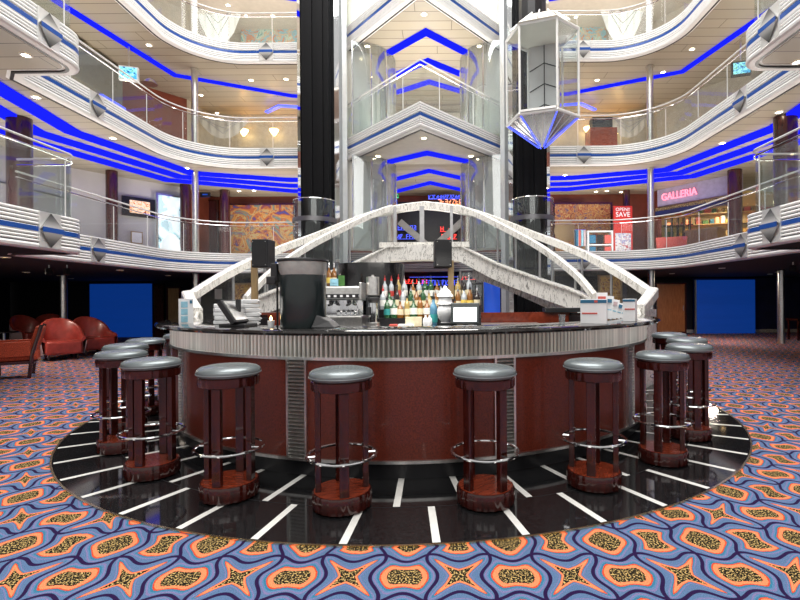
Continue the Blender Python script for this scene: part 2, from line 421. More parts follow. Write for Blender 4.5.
def smoothpath(pts, n=10):
    """Catmull-Rom through the points"""
    P = [Vector(p) for p in pts]; out = []
    for i in range(len(P) - 1):
        p0, p1, p2, p3 = P[max(i - 1, 0)], P[i], P[i + 1], P[min(i + 2, len(P) - 1)]
        for k in range(n):
            t = k / n
            out.append(.5 * ((2 * p1) + (p2 - p0) * t + (2 * p0 - 5 * p1 + 4 * p2 - p3) * t * t + (3 * p1 - p0 - 3 * p2 + p3) * t ** 3))
    out.append(P[-1]); return out
def textmesh(body, size, ext, mat, name, parent=None, loc=(0, 0, 0), rot=(PI / 2, 0, 0), align='CENTER', sx=1):
    cu = bpy.data.curves.new(name, 'FONT'); cu.body = body; cu.size = size; cu.extrude = ext; cu.align_x = align; cu.resolution_u = 3
    o = bpy.data.objects.new(name, cu)
    COL.objects.link(o)
    dg = bpy.context.evaluated_depsgraph_get()
    me = bpy.data.meshes.new_from_object(o.evaluated_get(dg))
    COL.objects.unlink(o); bpy.data.objects.remove(o)
    me.materials.clear(); me.materials.append(mat)
    q = bpy.data.objects.new(name, me); COL.objects.link(q)
    q.location = loc; q.rotation_euler = rot; q.scale = (sx, 1, 1)
    if parent is not None: q.parent = parent
    return q

# ------------------------------------------------------------------ floor
b = MB(); b.box((0, 2, -.05), (34, 24, .1)); struct(b.build('floor', MT['carpet']))
DR = 3.596
b = MB(); b.lathe([(DR, 0), (DR, .006)], 160, 0)
def stripes(angs, r0, r1):
    for a in angs:
        d = Vector((sin(a), -cos(a), 0)); q = Vector((cos(a), sin(a), 0)) * .022
        vs = [d * r0 - q, d * r1 - q, d * r1 + q, d * r0 + q]
        b.add([(v.x, v.y, .0072) for v in vs], [(0, 1, 2, 3)], 1)
def ang_of(px, py):
    p = at_z(px, py, 0); return math.atan2(p.x, -p.y)
stripes([R(5.05 + 7.94 * k) for k in range(-24, 22)], 3.14, DR - .01)
stripes([R(1.08 + 7.94 * k) for k in range(-24, 22)], 2.60, 3.13)
# thin tile joints
for rj in (3.135,):
    n = 160
    for i in range(n):
        t0, t1 = 2 * PI * i / n, 2 * PI * (i + 1) / n
        b.add([(rj * cos(t0), rj * sin(t0), .0066), ((rj + .006) * cos(t0), (rj + .006) * sin(t0), .0066), ((rj + .006) * cos(t1), (rj + .006) * sin(t1), .0066), (rj * cos(t1), rj * sin(t1), .0066)], [(0, 1, 2, 3)], 2)
struct(b.build('trim_granite_dais', [MT['granite'], MT['inlay'], MT['black_plastic']]))
b = MB(); b.arcband(DR, DR + .014, 0, .009, 0, 2 * PI, 160); struct(b.build('trim_brass_edge', MT['brass']))

# ------------------------------------------------------------------ bar counter
BA = R(112)
bar = thing('bar_counter', 'large round bar counter with black top, fluted metal band and maroon panels', 'bar counter')
b = MB()
prof = [(2.38, 1.05), (2.81, 1.046), (2.84, 1.052), (2.85, 1.068), (2.84, 1.084), (2.81, 1.09), (2.38, 1.09)]
n = 120; vs = []
for i in range(n + 1):
    a = -BA + 2 * BA * i / n
    vs += [(r * sin(a), -r * cos(a), z) for r, z in prof]
k = len(prof)
fs = [(i * k + j, i * k + (j + 1) % k, i * k + k + (j + 1) % k, i * k + k + j) for i in range(n) for j in range(k)]
fs += [tuple(range(k)), tuple(range(n * k, n * k + k))[::-1]]
b.add(vs, fs); b.build('countertop', MT['black_stone'], bar, smooth=True)
# fluted band
b = MB(); nr = 300; vs = []; nn = nr * 4
for i in range(nn + 1):
    a = -BA + 2 * BA * i / nn
    r = 2.705 + (.013, .004, -.013, -.004)[i % 4]
    vs += [(r * sin(a), -r * cos(a), .885), (r * sin(a), -r * cos(a), 1.05)]
b.add(vs, [(2 * i, 2 * i + 2, 2 * i + 3, 2 * i + 1) for i in range(nn)])
b.m = [1 if q % 4 == 2 else 0 for q in range(nn)]
b.build('fluted_band', [MT['flute'], MT['groove_shade']], bar)
b = MB(); b.arcband(2.66, 2.725, .865, .887, -BA, BA, 120); b.build('metal_trim', MT['steel'], bar)
b = MB(); b.arcband(2.66, 2.715, .128, .15, -BA, BA, 120); b.build('metal_trim', MT['steel'], bar)
b = MB(); b.arcband(2.58, 2.655, .006, .13, -BA, BA, 120); b.build('toe_kick', MT['black'], bar)
b = MB(); b.arcband(2.36, 2.40, .006, 1.05, -BA, BA, 120); b.build('inner_wall', MT['black_plastic'], bar)
def bar_ang(px):                      # angle on the r=2.7 cylinder seen at that column
    d = ray(px, 400); d.z = 0; d.normalize(); o = Vector((CAM.x, CAM.y, 0))
    bb = o.dot(d); t = -bb - math.sqrt(max(0, bb * bb - (o.dot(o) - 2.7 ** 2)))
    p = o + d * t; return math.atan2(p.x, -p.y)
pil = [bar_ang(297.5), bar_ang(504.5), bar_ang(629.5), bar_ang(183.5)]
pil = sorted(pil + [-R(92), R(92)])
hw = .075 / 2.7
for a in pil:
    b = MB(); nz = 27; vs = []
    for i in range(nz * 4 + 1):
        z = .15 + (.865 - .15) * i / (nz * 4)
        r = 2.708 + (.013, .003, -.013, -.003)[i % 4]
        for q in (-hw, 0, hw): vs.append((r * sin(a + q), -r * cos(a + q), z))
    b.add(vs, [(3 * i + j, 3 * i + j + 1, 3 * i + j + 4, 3 * i + j + 3) for i in range(nz * 4) for j in (0, 1)])
    b.m = [1 if (q // 2) % 4 == 2 else 0 for q in range(len(b.f))]
    b.build('ribbed_pilaster', [MT['steel'], MT['groove_shade']], bar)
    for sg in (-1, 1):
        b = MB(); b.arcband(2.68, 2.722, .15, .865, a + sg * hw - .003, a + sg * hw + .003, 1); b.build('pilaster_edge', MT['steel'], bar)
edges = [-BA] + pil + [BA]
for i in range(len(edges) - 1):
    e0 = edges[i] + (hw if i else 0); e1 = edges[i + 1] - (hw if i < len(edges) - 2 else 0)
    b = MB(); b.arcband(2.655, 2.70, .15, .865, e0, e1, 40); b.build('maroon_panel', MT['maroon_panel'], bar)

# ------------------------------------------------------------------ bar stools
def make_stool():
    t = thing('bar_stool', 'bar stool', 'bar stool')
    flu = lambda an: 1 + .035 * abs(sin(an * 10)) - .022
    b = MB(); b.lathe([(.155, .006), (.180, .012), (.183, .03), (.183, .095), (.178, .108)], 132, 0, scal=flu); b.build('base', MT['maroon_wood'], t, smooth=True)
    b = MB(); b.lathe([(.172, .1085), (.172, .111), (.0, .1112)], 48, 0, caps=False); b.build('base_top', MT['orange_wood'], t)
    b = MB(); b.lathe([(.0, .732), (.165, .732), (.184, .738), (.188, .75), (.188, .792), (.18, .80), (.0, .80)], 132, 0, scal=flu, caps=False); b.build('apron', MT['maroon_wood'], t, smooth=True)
    b = MB(); b.lathe([(.05, .80), (.185, .801), (.197, .812), (.200, .828), (.194, .845), (.178, .857), (.14, .866), (.08, .872), (.0, .8735)], 48, 0, caps=False); b.build('seat', MT['vinyl'], t, smooth=True)
    b = MB(); b.tube([(.199 * cos(a), .199 * sin(a), .818) for a in [2 * PI * i / 40 for i in range(40)]], .005, 6, 0, True); b.build('seat_piping', MT['vinyl_dark'], t, smooth=True)
    for k in range(4):
        a = PI / 2 * k
        b = MB(); b.box((.146 * cos(a), .146 * sin(a), .422), (.036, .058, .624), 0, a); b.build('leg', MT['maroon_wood'], t, bevel=.004)
    b = MB(); b.tube([(.214 * cos(a), .214 * sin(a), .325) for a in [2 * PI * i / 48 for i in range(48)]], .0095, 8, 0, True)
    ring = b.build('foot_ring', MT['chrome'], t, smooth=True)
    for k in range(4):
        a = PI / 2 * k
        b = MB(); b.tube([(.16 * cos(a), .16 * sin(a), .325), (.212 * cos(a), .212 * sin(a), .325)], .007, 6); b.build('ring_bracket', MT['chrome'], ring)
    return t
stool0 = make_stool()
SA = [-94, -79, -66, -51.8, -35.7, -20, -5.2, 11.5, 26.6, 42.1, 57.5, 71.5, 85]
SROT = [10, 40, 5, 20, 35, 15, 22, 28, 40, 12, 30, 5, 45]
SDESC = ['behind the far left of the counter', 'at the back left', 'half hidden at the left', 'at the left edge of the black dais', 'left of the counter curve', 'left of the ribbed pilaster', 'in front of the left pilaster', 'in front of the right pilaster',
         'right of centre before a plain maroon panel', 'at the right end of the counter front', 'behind it on the right', 'far back on the right', 'farthest back on the right']
for i, a in enumerate(SA):
    o = stool0 if i == 0 else copytree(stool0)
    o.location = (3.12 * sin(R(a)), -3.12 * cos(R(a)), 0.006); o.rotation_euler.z = R(a + SROT[i])
    o['label'] = '%s bar stool from the left, %s' % (ORD[i], SDESC[i])
    o['group'] = 'bar stools around the counter'

# ------------------------------------------------------------------ decks
DZ = [2.28, 5.04, 7.80]
HX, BY = 6.16, 6.47
AX = -.08
def deckpath(chev=True):
    """right half from lobe to centre line, then mirrored"""
    p = [(4.99, -5.0), (4.99, .93)]
    for i in range(1, 11):
        a = PI - PI / 2 * i / 10
        p.append((5.36 + .37 * cos(a), .93 + .37 * sin(a)))
    p += [(6.02, 1.30)]
    p += [(6.16, 1.44), (6.16, 5.0)]
    for i in range(1, 17):
        a = PI / 2 * i / 16
        p.append((4.70 + 1.46 * cos(a), 5.01 + 1.46 * sin(a)))
    p += [(2.9, BY)]
    if chev: p += [(2.06, BY), (2.02, 5.92), (0, 3.56)]
    else: p += [(2.06, BY), (0, BY)]
    q = [(-x, y) for x, y in p[-2::-1]]
    return [(x + AX, y) for x, y in p + q]
def offset_path(path, d):
    out = []; k = len(path)
    for i in range(k):
        p = Vector((*path[i], 0)); a = Vector((*path[max(i - 1, 0)], 0)); c = Vector((*path[min(i + 1, k - 1)], 0))
        t1 = p - a; t2 = c - p
        if t1.length < 1e-6: t1 = t2
        if t2.length < 1e-6: t2 = t1
        t1.normalize(); t2.normalize()
        n1 = Vector((t1.y, -t1.x, 0)); n2 = Vector((t2.y, -t2.x, 0)); mm = (n1 + n2).normalized()
        sc = 1 / max(.35, mm.dot(n1)); q = p + mm * (d * sc); out.append((q.x, q.y))
    return out
# fascia profile: u<0 is into the atrium
fp = [(.16, .25), (.0, .25)]; fm = [0, 0]
def ribs(z0, z1, k):
    for i in range(k):
        t0 = z0 + (z1 - z0) * i / k; h = (z1 - z0) / k
        for u, f, mm in ((.004, .0, 0), (-.008, .12, 0), (-.014, .42, 0), (-.008, .74, 0), (.004, .82, 3)):
            fp.append((u, t0 + h * f)); fm.append(mm)
ribs(.25, .045, 4)
fp += [(-.006, .04), (-.012, .034), (-.012, -.034), (-.006, -.04)]; fm += [0, 1, 0, 0]
ribs(-.045, -.185, 3)
fp += [(-.014, -.19), (-.022, -.215), (-.012, -.245), (.02, -.26), (.10, -.26), (.10, -.262), (.145, -.262), (.145, -.24), (.2, -.24)]
fm += [0, 0, 0, 0, 0, 2, 2, 0, 0]
DN = ['lowest', 'middle', 'upper']
def diamond(parent, x, y, z, ang, w=.36, h=.46):
    """square plaque with four bevelled facets, mounted on the fascia"""
    b = MB()
    rot = Matrix.Rotation(ang, 3, 'Z')
    def P(u, v, d): return rot @ Vector((u, -d, v))
    hw_, hh = w / 2, h / 2
    b.add([P(-hw_, -hh, .03), P(hw_, -hh, .03), P(hw_, hh, .03), P(-hw_, hh, .03), P(-hw_, -hh, -.02), P(hw_, -hh, -.02), P(hw_, hh, -.02), P(-hw_, hh, -.02)],
          [(0, 1, 2, 3), (0, 4, 5, 1), (1, 5, 6, 2), (2, 6, 7, 3), (3, 7, 4, 0)], 0)
    o = b.build('diamond_plaque', MT['plaque'], parent, loc=(x, y, z))
    b = MB()
    c = P(0, 0, .085); T, B_, L_, R_ = P(0, hh, .035), P(0, -hh, .035), P(-hw_, 0, .035), P(hw_, 0, .035)
    b.add([T, B_, L_, R_, P(-hw_, .03, .07), P(hw_, .03, .07), P(-hw_, -.03, .07), P(hw_, -.03, .07)], [(0, 4, 5), (1, 7, 6)], 0)
    b.add([T, L_, P(-hw_, .03, .07)], [(0, 1, 2)], 0); b.add([T, R_, P(hw_, .03, .07)], [(0, 1, 2)], 0)
    b.add([B_, L_, P(-hw_, -.03, .07)], [(0, 1, 2)], 0); b.add([B_, R_, P(hw_, -.03, .07)], [(0, 1, 2)], 0)
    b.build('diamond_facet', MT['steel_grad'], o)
    b = MB(); b.add([P(-hw_, -.034, .072), P(hw_, -.034, .072), P(hw_, .034, .072), P(-hw_, .034, .072)], [(0, 1, 2, 3)]); b.build('blue_band', MT['blue_paint'], o)
MT['satin_white'] = M('white_satin_metal', (.80, .84, .86), .22, .6, .05)
MT['grey_beam'] = M('grey_beam', (.30, .30, .28), .6)
MT['gloss_black'] = M('gloss_black', (.003, .003, .004), .5, 0, .2); MT['gloss_black'].node_tree.nodes['Principled BSDF'].inputs['Specular IOR Level'].default_value = .12
MT['pendant'] = M('silver_facet', (.62, .62, .62), .22, .75, .08)
MT['plaque'] = M('silver_plaque', (.80, .80, .78), .3, .6, .1, 3)
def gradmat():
    # plaque facet metal: pale in the middle, darker towards both tips
    mt, nt, b = newmat('graded_steel_facet')
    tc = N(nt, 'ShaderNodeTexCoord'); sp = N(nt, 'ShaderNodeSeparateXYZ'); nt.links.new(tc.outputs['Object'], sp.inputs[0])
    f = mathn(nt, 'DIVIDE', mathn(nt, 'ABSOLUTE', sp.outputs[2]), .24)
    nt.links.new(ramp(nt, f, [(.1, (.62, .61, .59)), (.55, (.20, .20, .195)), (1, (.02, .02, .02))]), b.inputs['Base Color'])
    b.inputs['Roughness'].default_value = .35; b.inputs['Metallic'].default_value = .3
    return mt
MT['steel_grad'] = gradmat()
paths = []
for d in range(3):
    pth = deckpath(chev=(d > 0)); paths.append(pth)
    zc = DZ[d]
    b = MB(); b.sweep([(x, y, zc) for x, y in pth], fp, 0, mats=fm, cap=False)
    fa = struct(b.build('balcony_front', [MT['white_rib'], MT['blue_paint'], MT['black'], M('fascia_groove_shade', (.03, .03, .035), .7)]))  # last colour paints the shadow lines between the ribs
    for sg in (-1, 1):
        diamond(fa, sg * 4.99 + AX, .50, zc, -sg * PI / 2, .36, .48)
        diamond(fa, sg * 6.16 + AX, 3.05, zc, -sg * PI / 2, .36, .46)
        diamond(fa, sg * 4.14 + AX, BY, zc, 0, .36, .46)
    inner = offset_path(pth, .19)
    poly = inner + [(-16, -5.0), (-16, 12.4), (16, 12.4), (16, -5.0)]
    b = MB(); b.prism(poly, zc - .245, zc - .20)
    struct(b.build('ceiling', MT['black_ceiling'] if d == 0 and 'black_ceiling' in MT else (MT['black_matte'] if d == 0 else MT['plank'])))
    inner = offset_path(pth, .15)
    poly = inner + [(-16, -5.0), (-16, 12.4), (16, 12.4), (16, -5.0)]
    b = MB(); b.prism(poly, zc + .20, zc + .25)
    struct(b.build('deck_floor', MT['red_brown']))
# ceiling over the upper gallery
inner = offset_path(paths[2], .1)
b = MB(); b.prism(inner + [(-16, -5.0), (-16, 12.4), (16, 12.4), (16, -5.0)], 10.31, 10.4); struct(b.build('ceiling', MT['cream']))

b = MB(); b.prism([(AX + 1.86, 6.3), (AX + 1.80, 5.98), (AX, 3.86), (AX - 1.80, 5.98), (AX - 1.86, 6.3)], DZ[1] - .2475, DZ[1] - .2455); struct(b.build('ceiling_chevron_soffit', MT['cream']))
# railings
def subpath(pts, i0, i1): return pts[i0:i1]
def pathlen(pts): return sum((Vector(pts[i + 1]) - Vector(pts[i])).length for i in range(len(pts) - 1))
def along(pts, s):
    for i in range(len(pts) - 1):
        a, c = Vector(pts[i]), Vector(pts[i + 1]); L = (c - a).length
        if s <= L or i == len(pts) - 2: return a.lerp(c, min(1, s / max(L, 1e-6)))
        s -= L
def railing(pts2, zf, h, label, name='balcony_railing', every=1.15, double=True):
    t = thing(name, label, 'railing', (pts2[0][0], pts2[0][1], zf))
    o = Vector((pts2[0][0], pts2[0][1], zf))
    L = pathlen([(x, y, 0) for x, y in pts2]); P3 = [(x, y, 0) for x, y in pts2]
    loc = [Vector((x, y, zf)) - o for x, y in pts2]
    b = MB(); b.tube([p + Vector((0, 0, h)) for p in loc], .017, 8); b.build('handrail', MT['rail_white'], t, smooth=True)
    if double:
        b = MB(); b.tube([p + Vector((0, 0, h - .09)) for p in loc], .012, 6); b.build('lower_rail', MT['chrome'], t, smooth=True)
    n = max(1, round(L / every))
    for i in range(n):
        s0, s1 = L * i / n + .015, L * (i + 1) / n - .015
        seg = [along(P3, lerp(s0, s1, q / 4)) for q in range(5)]
        b = MB(); b.sweep([Vector((p.x, p.y, zf)) - o for p in seg], [(-.005, .0), (.005, .0), (.005, h - .12), (-.005, h - .12)])
        b.build('glass_panel', MT['glass_rail'], t)
        if i:
            p = along(P3, L * i / n); p = Vector((p.x, p.y, zf)) - o
            b = MB(); b.box(p + Vector((0, 0, (h - .12) / 2)), (.012, .012, h - .12)); b.build('clamp_strip', MT['rail_white'], t)
MT['rail_white'] = M('pale_polished_rail', (.84, .84, .82), .25, .15, .05)
for d in range(3):
    zf = DZ[d] + .25
    off = offset_path(paths[d], .08)
    idx = [i for i, p in enumerate(paths[d]) if abs(p[0] - 2.9 - AX) < 1e-6][0]
    ridx = [i for i, p in enumerate(paths[d]) if abs(p[0] - 6.02 - AX) < 1e-6][0]
    right_lobe = [(x - AX, y) for x, y in off[:ridx + 1]]; right_main = [(x - AX, y) for x, y in off[ridx + 1:idx + 1]]
    for sg, side in ((1, 'right'), (-1, 'left')):
        railing([(sg * x + AX, y) for x, y in right_lobe], zf, .95, 'glass railing with pale handrail round the %s near balcony, %s deck' % (side, DN[d]))
        railing([(sg * x + AX, y) for x, y in right_main], zf, .82, 'glass railing curving along the %s main balcony of the %s deck' % (side, DN[d]))
    if d:
        railing([off[i] for i in range(idx + 2, len(off) - idx - 2)], zf, .9, 'V shaped glass railing above the chevron front of the %s deck' % DN[d])

# neon strips
def neon(pts, z, label, w=.15, mat='neon', name='neon_strip', grp=None, h=.05):
    o = Vector((*pts[0], z))
    b = MB(); b.sweep([Vector((x, y, z)) - o for x, y in pts], [(-w / 2, -h), (w / 2, -h), (w / 2, -.004), (-w / 2, -.004)])
    q = b.build(name, MT[mat], loc=o); tag(q, label, 'neon light', grp)
    return q
for sg, side in ((1, 'right'), (-1, 'left')):
    neon([(sg * 7.75, 1.6), (sg * 7.6, 3.9), (sg * 7.0, 7.15), (sg * 4.2, 8.55), (sg * 2.3, 8.75)], DZ[2] - .245, 'single blue neon strip on the plank ceiling under the upper %s balcony' % side, .15)
    for k in range(3):
        q = .72 * k
        neon([(sg * (6.62 + q * .8), 0.6), (sg * (7.2 + q), 3.7), (sg * (6.45 + q * .75), 6.95 + q * .5), (sg * (4.1 + q * .2), 7.75 + q), (sg * 2.3, 7.85 + q)], DZ[1] - .245,
             '%s blue neon strip from the edge under the middle %s balcony' % (ORD[k], side), .32)
    neon([(sg * 7.4, 2.2), (sg * 7.2, 4.5), (sg * 5.2, 7.9), (sg * 2.4, 8.6)], 10.31, 'blue neon strip on the top ceiling behind the upper %s railing' % side, .2)
def chevneon(y0, hw_, z, dy, label, w=.15):
    neon([(hw_, y0 + dy), (0, y0), (-hw_, y0 + dy)], z, label, w)
for k, (py, pe) in enumerate(((152, 161), (170, 180), (182, 191))):
    p = at_z(424, py, DZ[1] - .245); e = at_z(389 if k < 2 else 395, pe, DZ[1] - .245)
    chevneon(p.y, abs(e.x), DZ[1] - .245, e.y - p.y, '%s blue neon chevron from the front on the middle deck soffit' % ORD[k], .2)
for k, (py, pe) in enumerate(((31, 52), (60, 77), (81, 92))):
    p = at_z(424, py, DZ[2] - .245); e = at_z(389 if k < 2 else 395, pe, DZ[2] - .245)
    chevneon(p.y, abs(e.x), DZ[2] - .245, e.y - p.y, '%s blue neon chevron from the front on the upper deck soffit' % ORD[k], .2)

# downlights
def make_down(mat):
    t = thing('downlight', 'downlight', 'downlight')
    b = MB(); b.lathe([(.052, -.012), (.075, -.012), (.08, 0)], 20, 0, caps=False); b.build('trim_ring', MT['white_rib'], t)
    b = MB(); b.lathe([(.054, -.006), (.0, -.0055)], 16, 0, caps=False); b.build('lamp_disc', MT[mat], t)
    return t
DL0 = make_down('lamp'); DL1 = make_down('lamp_dim')
ZU, ZM, ZG, ZT = DZ[2] - .246, DZ[1] - .246, DZ[0] - .246, 10.308
dl = {'upper plank ceiling': (ZU, [(149, 45), (251, 80), (201, 95), (286, 79), (90, 49), (597, 80), (692, 49), (663, 72), (424, 14), (367, 46), (479, 46), (217, 113), (238, 117), (557, 116), (640, 117), (660, 117)]),
      'middle soffit': (ZM, [(36, 97), (113, 138), (187, 168), (565, 175), (722, 143), (779, 112), (424, 138), (378, 156), (471, 156), (225, 191), (239, 191), (254, 190.5), (237, 199), (251, 198.5), (264, 198), (596, 191.5), (607, 191), (621, 192), (588, 199), (598, 199), (611, 198), (640, 196)]),
      'black lower ceiling': (ZG, [(5, 257), (26, 272), (60, 275.5), (71, 278.5), (120, 270), (168, 275.5), (672, 273.5), (722, 268), (770, 274), (778, 272)]),
      'top ceiling': (ZT, [(228, 5), (273, 16), (576, 17), (664, 19), (246, 16)])}
for nm, (z, L) in dl.items():
    for i, (px, py) in enumerate(sorted(L)):
        o = copytree(DL1 if z == ZG else DL0)
        o.location = at_z(px, py, z - (.003 if z == ZM and 370 < px < 480 else 0))
        o['label'] = 'round recessed downlight in the %s, %s of its %d from the left' % (nm, ORD[i] if i < 20 else 'number %d' % (i + 1), len(L))
        o['group'] = 'downlights in the ' + nm
# the near lobes each have a pair of spots
for i, (px, py, z) in enumerate(((26, 55, ZM), (797, 62, ZM))):
    o = copytree(DL0); o.location = at_z(px, py, z); o['label'] = 'bright round downlight under the %s near balcony' % ('left', 'right')[i]; o['group'] = 'downlights under the near balconies'
def drop(o):
    for c in list(o.children): drop(c)
    bpy.data.objects.remove(o)
drop(DL0); drop(DL1)

# ------------------------------------------------------------------ outer walls
WALL = [(-15, -5), (-9.75, -5), (-9.55, 3.0), (-9.35, 6.4), (-8.75, 7.3), (-7.55, 8.8), (-7.35, 10.1), (7.35, 10.1), (7.35, 9.5), (8.75, 7.4), (9.35, 6.4), (9.55, 3.0), (9.75, -5), (15, -5)]
def wallseg(name, pts, z0, z1, mat, th=.12):
    b = MB(); b.sweep([(x, y, 0) for x, y in pts], [(0, z0), (0, z1), (th, z1), (th, z0)] )
    return struct(b.build(name, MT[mat]))
for d in range(3):
    z0 = DZ[d] + .25; z1 = (DZ[d + 1] - .245) if d < 2 else 10.31
    ws = [('wall_left', WALL[1:4][::-1]), ('wall_left_corner', WALL[3:6][::-1]), ('wall_back', WALL[5:9][::-1]), ('wall_right_corner', WALL[8:11][::-1]), ('wall_right', WALL[10:13][::-1])]
    for nm, pts in ws:
        mat = {0: {'wall_left': 'grey_panel', 'wall_left_corner': 'white_wall', 'wall_back': 'red_brown', 'wall_right_corner': 'shop_gold', 'wall_right': 'grey_panel'},
               1: {'wall_left': 'red_brown', 'wall_left_corner': 'red_brown', 'wall_back': 'pale_beige', 'wall_right_corner': 'pale_beige', 'wall_right': 'pale_beige'},
               2: {'wall_left': 'cream', 'wall_left_corner': 'cream', 'wall_back': 'cream', 'wall_right_corner': 'cream', 'wall_right': 'cream'}}[d][nm]
        if nm == 'wall_right_corner' and d == 0:
            continue
        wallseg(nm, pts, z0, z1, mat)
# ground floor walls
wallseg('wall_back', [(16, 11.55), (-16, 11.55)], 0, 2.04, 'black_matte')
wallseg('wall_left', [(-15.5, 11.5), (-15.5, -5)], 0, 2.04, 'black_matte')
wallseg('wall_right', [(15.5, -5), (15.5, 11.5)], 0, 2.04, 'dark_blue_wall')
b = MB(); b.box((12.5, 11.5, 1.0), (6, .08, 2.0)); struct(b.build('wall_panel_blue', MT['dark_blue_wall']))
b = MB(); b.box((0, 11.47, .06), (31, .06, .12)); struct(b.build('baseboard_back', MT['skirting']))

# ------------------------------------------------------------------ central tower
def vcol(name, x, y, r, z0, z1, mat, n=8, ph=0):
    b = MB(); b.lathe([(r, z0), (r, z1)], n, 0, (0, 0, 0)); o = b.build(name, MT[mat], loc=(x, y, 0)); o.rotation_euler.z = ph
    return struct(o)
for sg in (-1, 1):
    cx_ = sg * 2.525 + AX
    b = MB()
    for k in range(5):
        b.box((-.25 + .125 * k, -.02 if k % 2 else .03, 5.4), (.125, .3, 10.6))
    struct(b.build('column_black_track', MT['gloss_black'], loc=(cx_, 5.25, 0)))
    for dx, w, mt_ in ((-.40 * 1, .15, 'mirror'), (.41, .18, 'mirror'), (.60, .17, 'satin_white')):
        b = MB()
        b.prism([(-w / 2, .1), (-w / 2 - .01, -.06), (0, -.12), (w / 2 + .01, -.06), (w / 2, .1)], .1, 10.7)
        struct(b.build('column_facet', MT[mt_], loc=(cx_ - sg * dx, 5.42, 0)))
    # curved satin wall per storey and its glass skin
    for d, (z0, z1) in enumerate(((2.54, 4.79), (5.30, 7.55), (8.06, 10.3))):
        pts = [(sg * (2.06 - 1.05 * sin(a)), 7.1 - 1.15 * cos(a), 0) for a in [PI / 2 * i / 10 for i in range(11)]]
        b = MB(); b.sweep(pts, [(-.03, z0), (.03, z0), (.03, z1), (-.03, z1)]); struct(b.build('wall_curved_satin', MT['satin'], smooth=True))
    for d, (z0, z1) in enumerate(((2.54, 4.79), (5.30, 7.55))):
        t = thing('curved_glass_screen', 'tall curved glass screen %s of the central gap on the %s deck' % ('left' if sg < 0 else 'right', DN[d]), 'glass screen', (sg * 1.5, 5.6, z0))
        pts = [(sg * (.30 - .95 * sin(a)), .85 - .95 * cos(a), 0) for a in [PI / 2 * i / 10 for i in range(11)]]
        b = MB(); b.sweep(pts, [(-.006, 0), (.006, 0), (.006, z1 - z0), (-.006, z1 - z0)]); b.build('glass_pane', MT['glass_tower'], t, smooth=True)
        for q in (0, 3, 6, 10):
            b = MB(); b.tube([pts[q], (pts[q][0], pts[q][1], z1 - z0)], .022, 8); b.build('mullion', MT['chrome'], t, smooth=True)
    # clear shaft below the landing
    t = thing('ground_glass_screen', 'glass wall with steel mullions under the %s stair' % ('left' if sg < 0 else 'right'), 'glass screen', (sg * 2.0, 6.2, 0))
    for q in range(5):
        b = MB(); b.tube([(sg * (-1.2 + .62 * q), .1 * q, 0), (sg * (-1.2 + .62 * q), .1 * q, 2.03)], .03, 8); b.build('mullion', MT['steel'], t, smooth=True)
        if q < 4:
            b = MB(); b.box((sg * (-.89 + .62 * q), .05 + .1 * q, 1.0), (.56, .01, 1.96), 0, sg * .16); b.build('glass_pane', MT['glass_tower'], t)
    # blue lit glass tube
b = MB(); b.lathe([(.17, 0), (.17, 2.03)], 24); tag(b.build('blue_light_column', MT['blue_glow'], smooth=True, loc=at_y(492, 299, 3.9) * Vector((1, 1, 0)) if False else Vector((at_y(492, 299, 3.9).x, 3.9, 0))), 'glowing blue glass column under the right stair', 'light column')

# curved glass tubs round the black columns at landing level
for sg, side in ((-1, 'left'), (1, 'right')):
    t = thing('curved_glass_guard', 'half round glass guard with metal hoop before the %s black column' % side, 'glass guard', (sg * 2.5 + AX, 4.95, 2.4))
    arc = [(.48 * sin(a), -.48 * cos(a), 0) for a in [R(-95 + 190 * i / 20) for i in range(21)]]
    b = MB(); b.sweep(arc, [(-.005, .0), (.005, .0), (.005, 1.15), (-.005, 1.15)]); b.build('glass_panel', MT['glass'], t, smooth=True)
    b = MB(); b.sweep(arc, [(-.02, .66), (.02, .66), (.02, .76), (-.02, .76)]); b.build('metal_hoop', MT['dark_steel'], t, smooth=True)
    b = MB(); b.tube([Vector(p) + Vector((0, 0, 1.16)) for p in arc], .010, 6); b.build('rim', MT['chrome'], t, smooth=True)

# corridor beyond the gap: neon shop signs
def squiggle_sign(x, y, z, w, h, mat, label, seed):
    rnd = random.Random(seed)
    t = thing('neon_sign', label, 'neon sign', (x, y, z))
    b = MB(); b.box((0, .03, h / 2), (w * 1.06, .03, h * 1.3)); b.build('backing', MT['black'], t)
    b = MB(); n = max(3, int(w / (h * .75))); cw = w / n
    for i in range(n):
        x0 = -w / 2 + cw * i + cw * .15; x1 = x0 + cw * .65
        if rnd.random() < .12: continue
        segs = [((x0, 0), (x0, h)), ((x0, h), (x1, h)), ((x1, h), (x1, 0)), ((x0, h / 2), (x1, h / 2)), ((x0, 0), (x1, 0)), ((x0, 0), (x1, h))]
        for s in rnd.sample(segs, 3):
            b.tube([(s[0][0], 0, s[0][1]), (s[1][0], 0, s[1][1])], h * .07, 6)
    b.tube([(-w / 2, 0, -h * .12), (w / 2, 0, -h * .12)], h * .05, 6)
    b.build('neon_lettering', MT[mat], t, smooth=False)
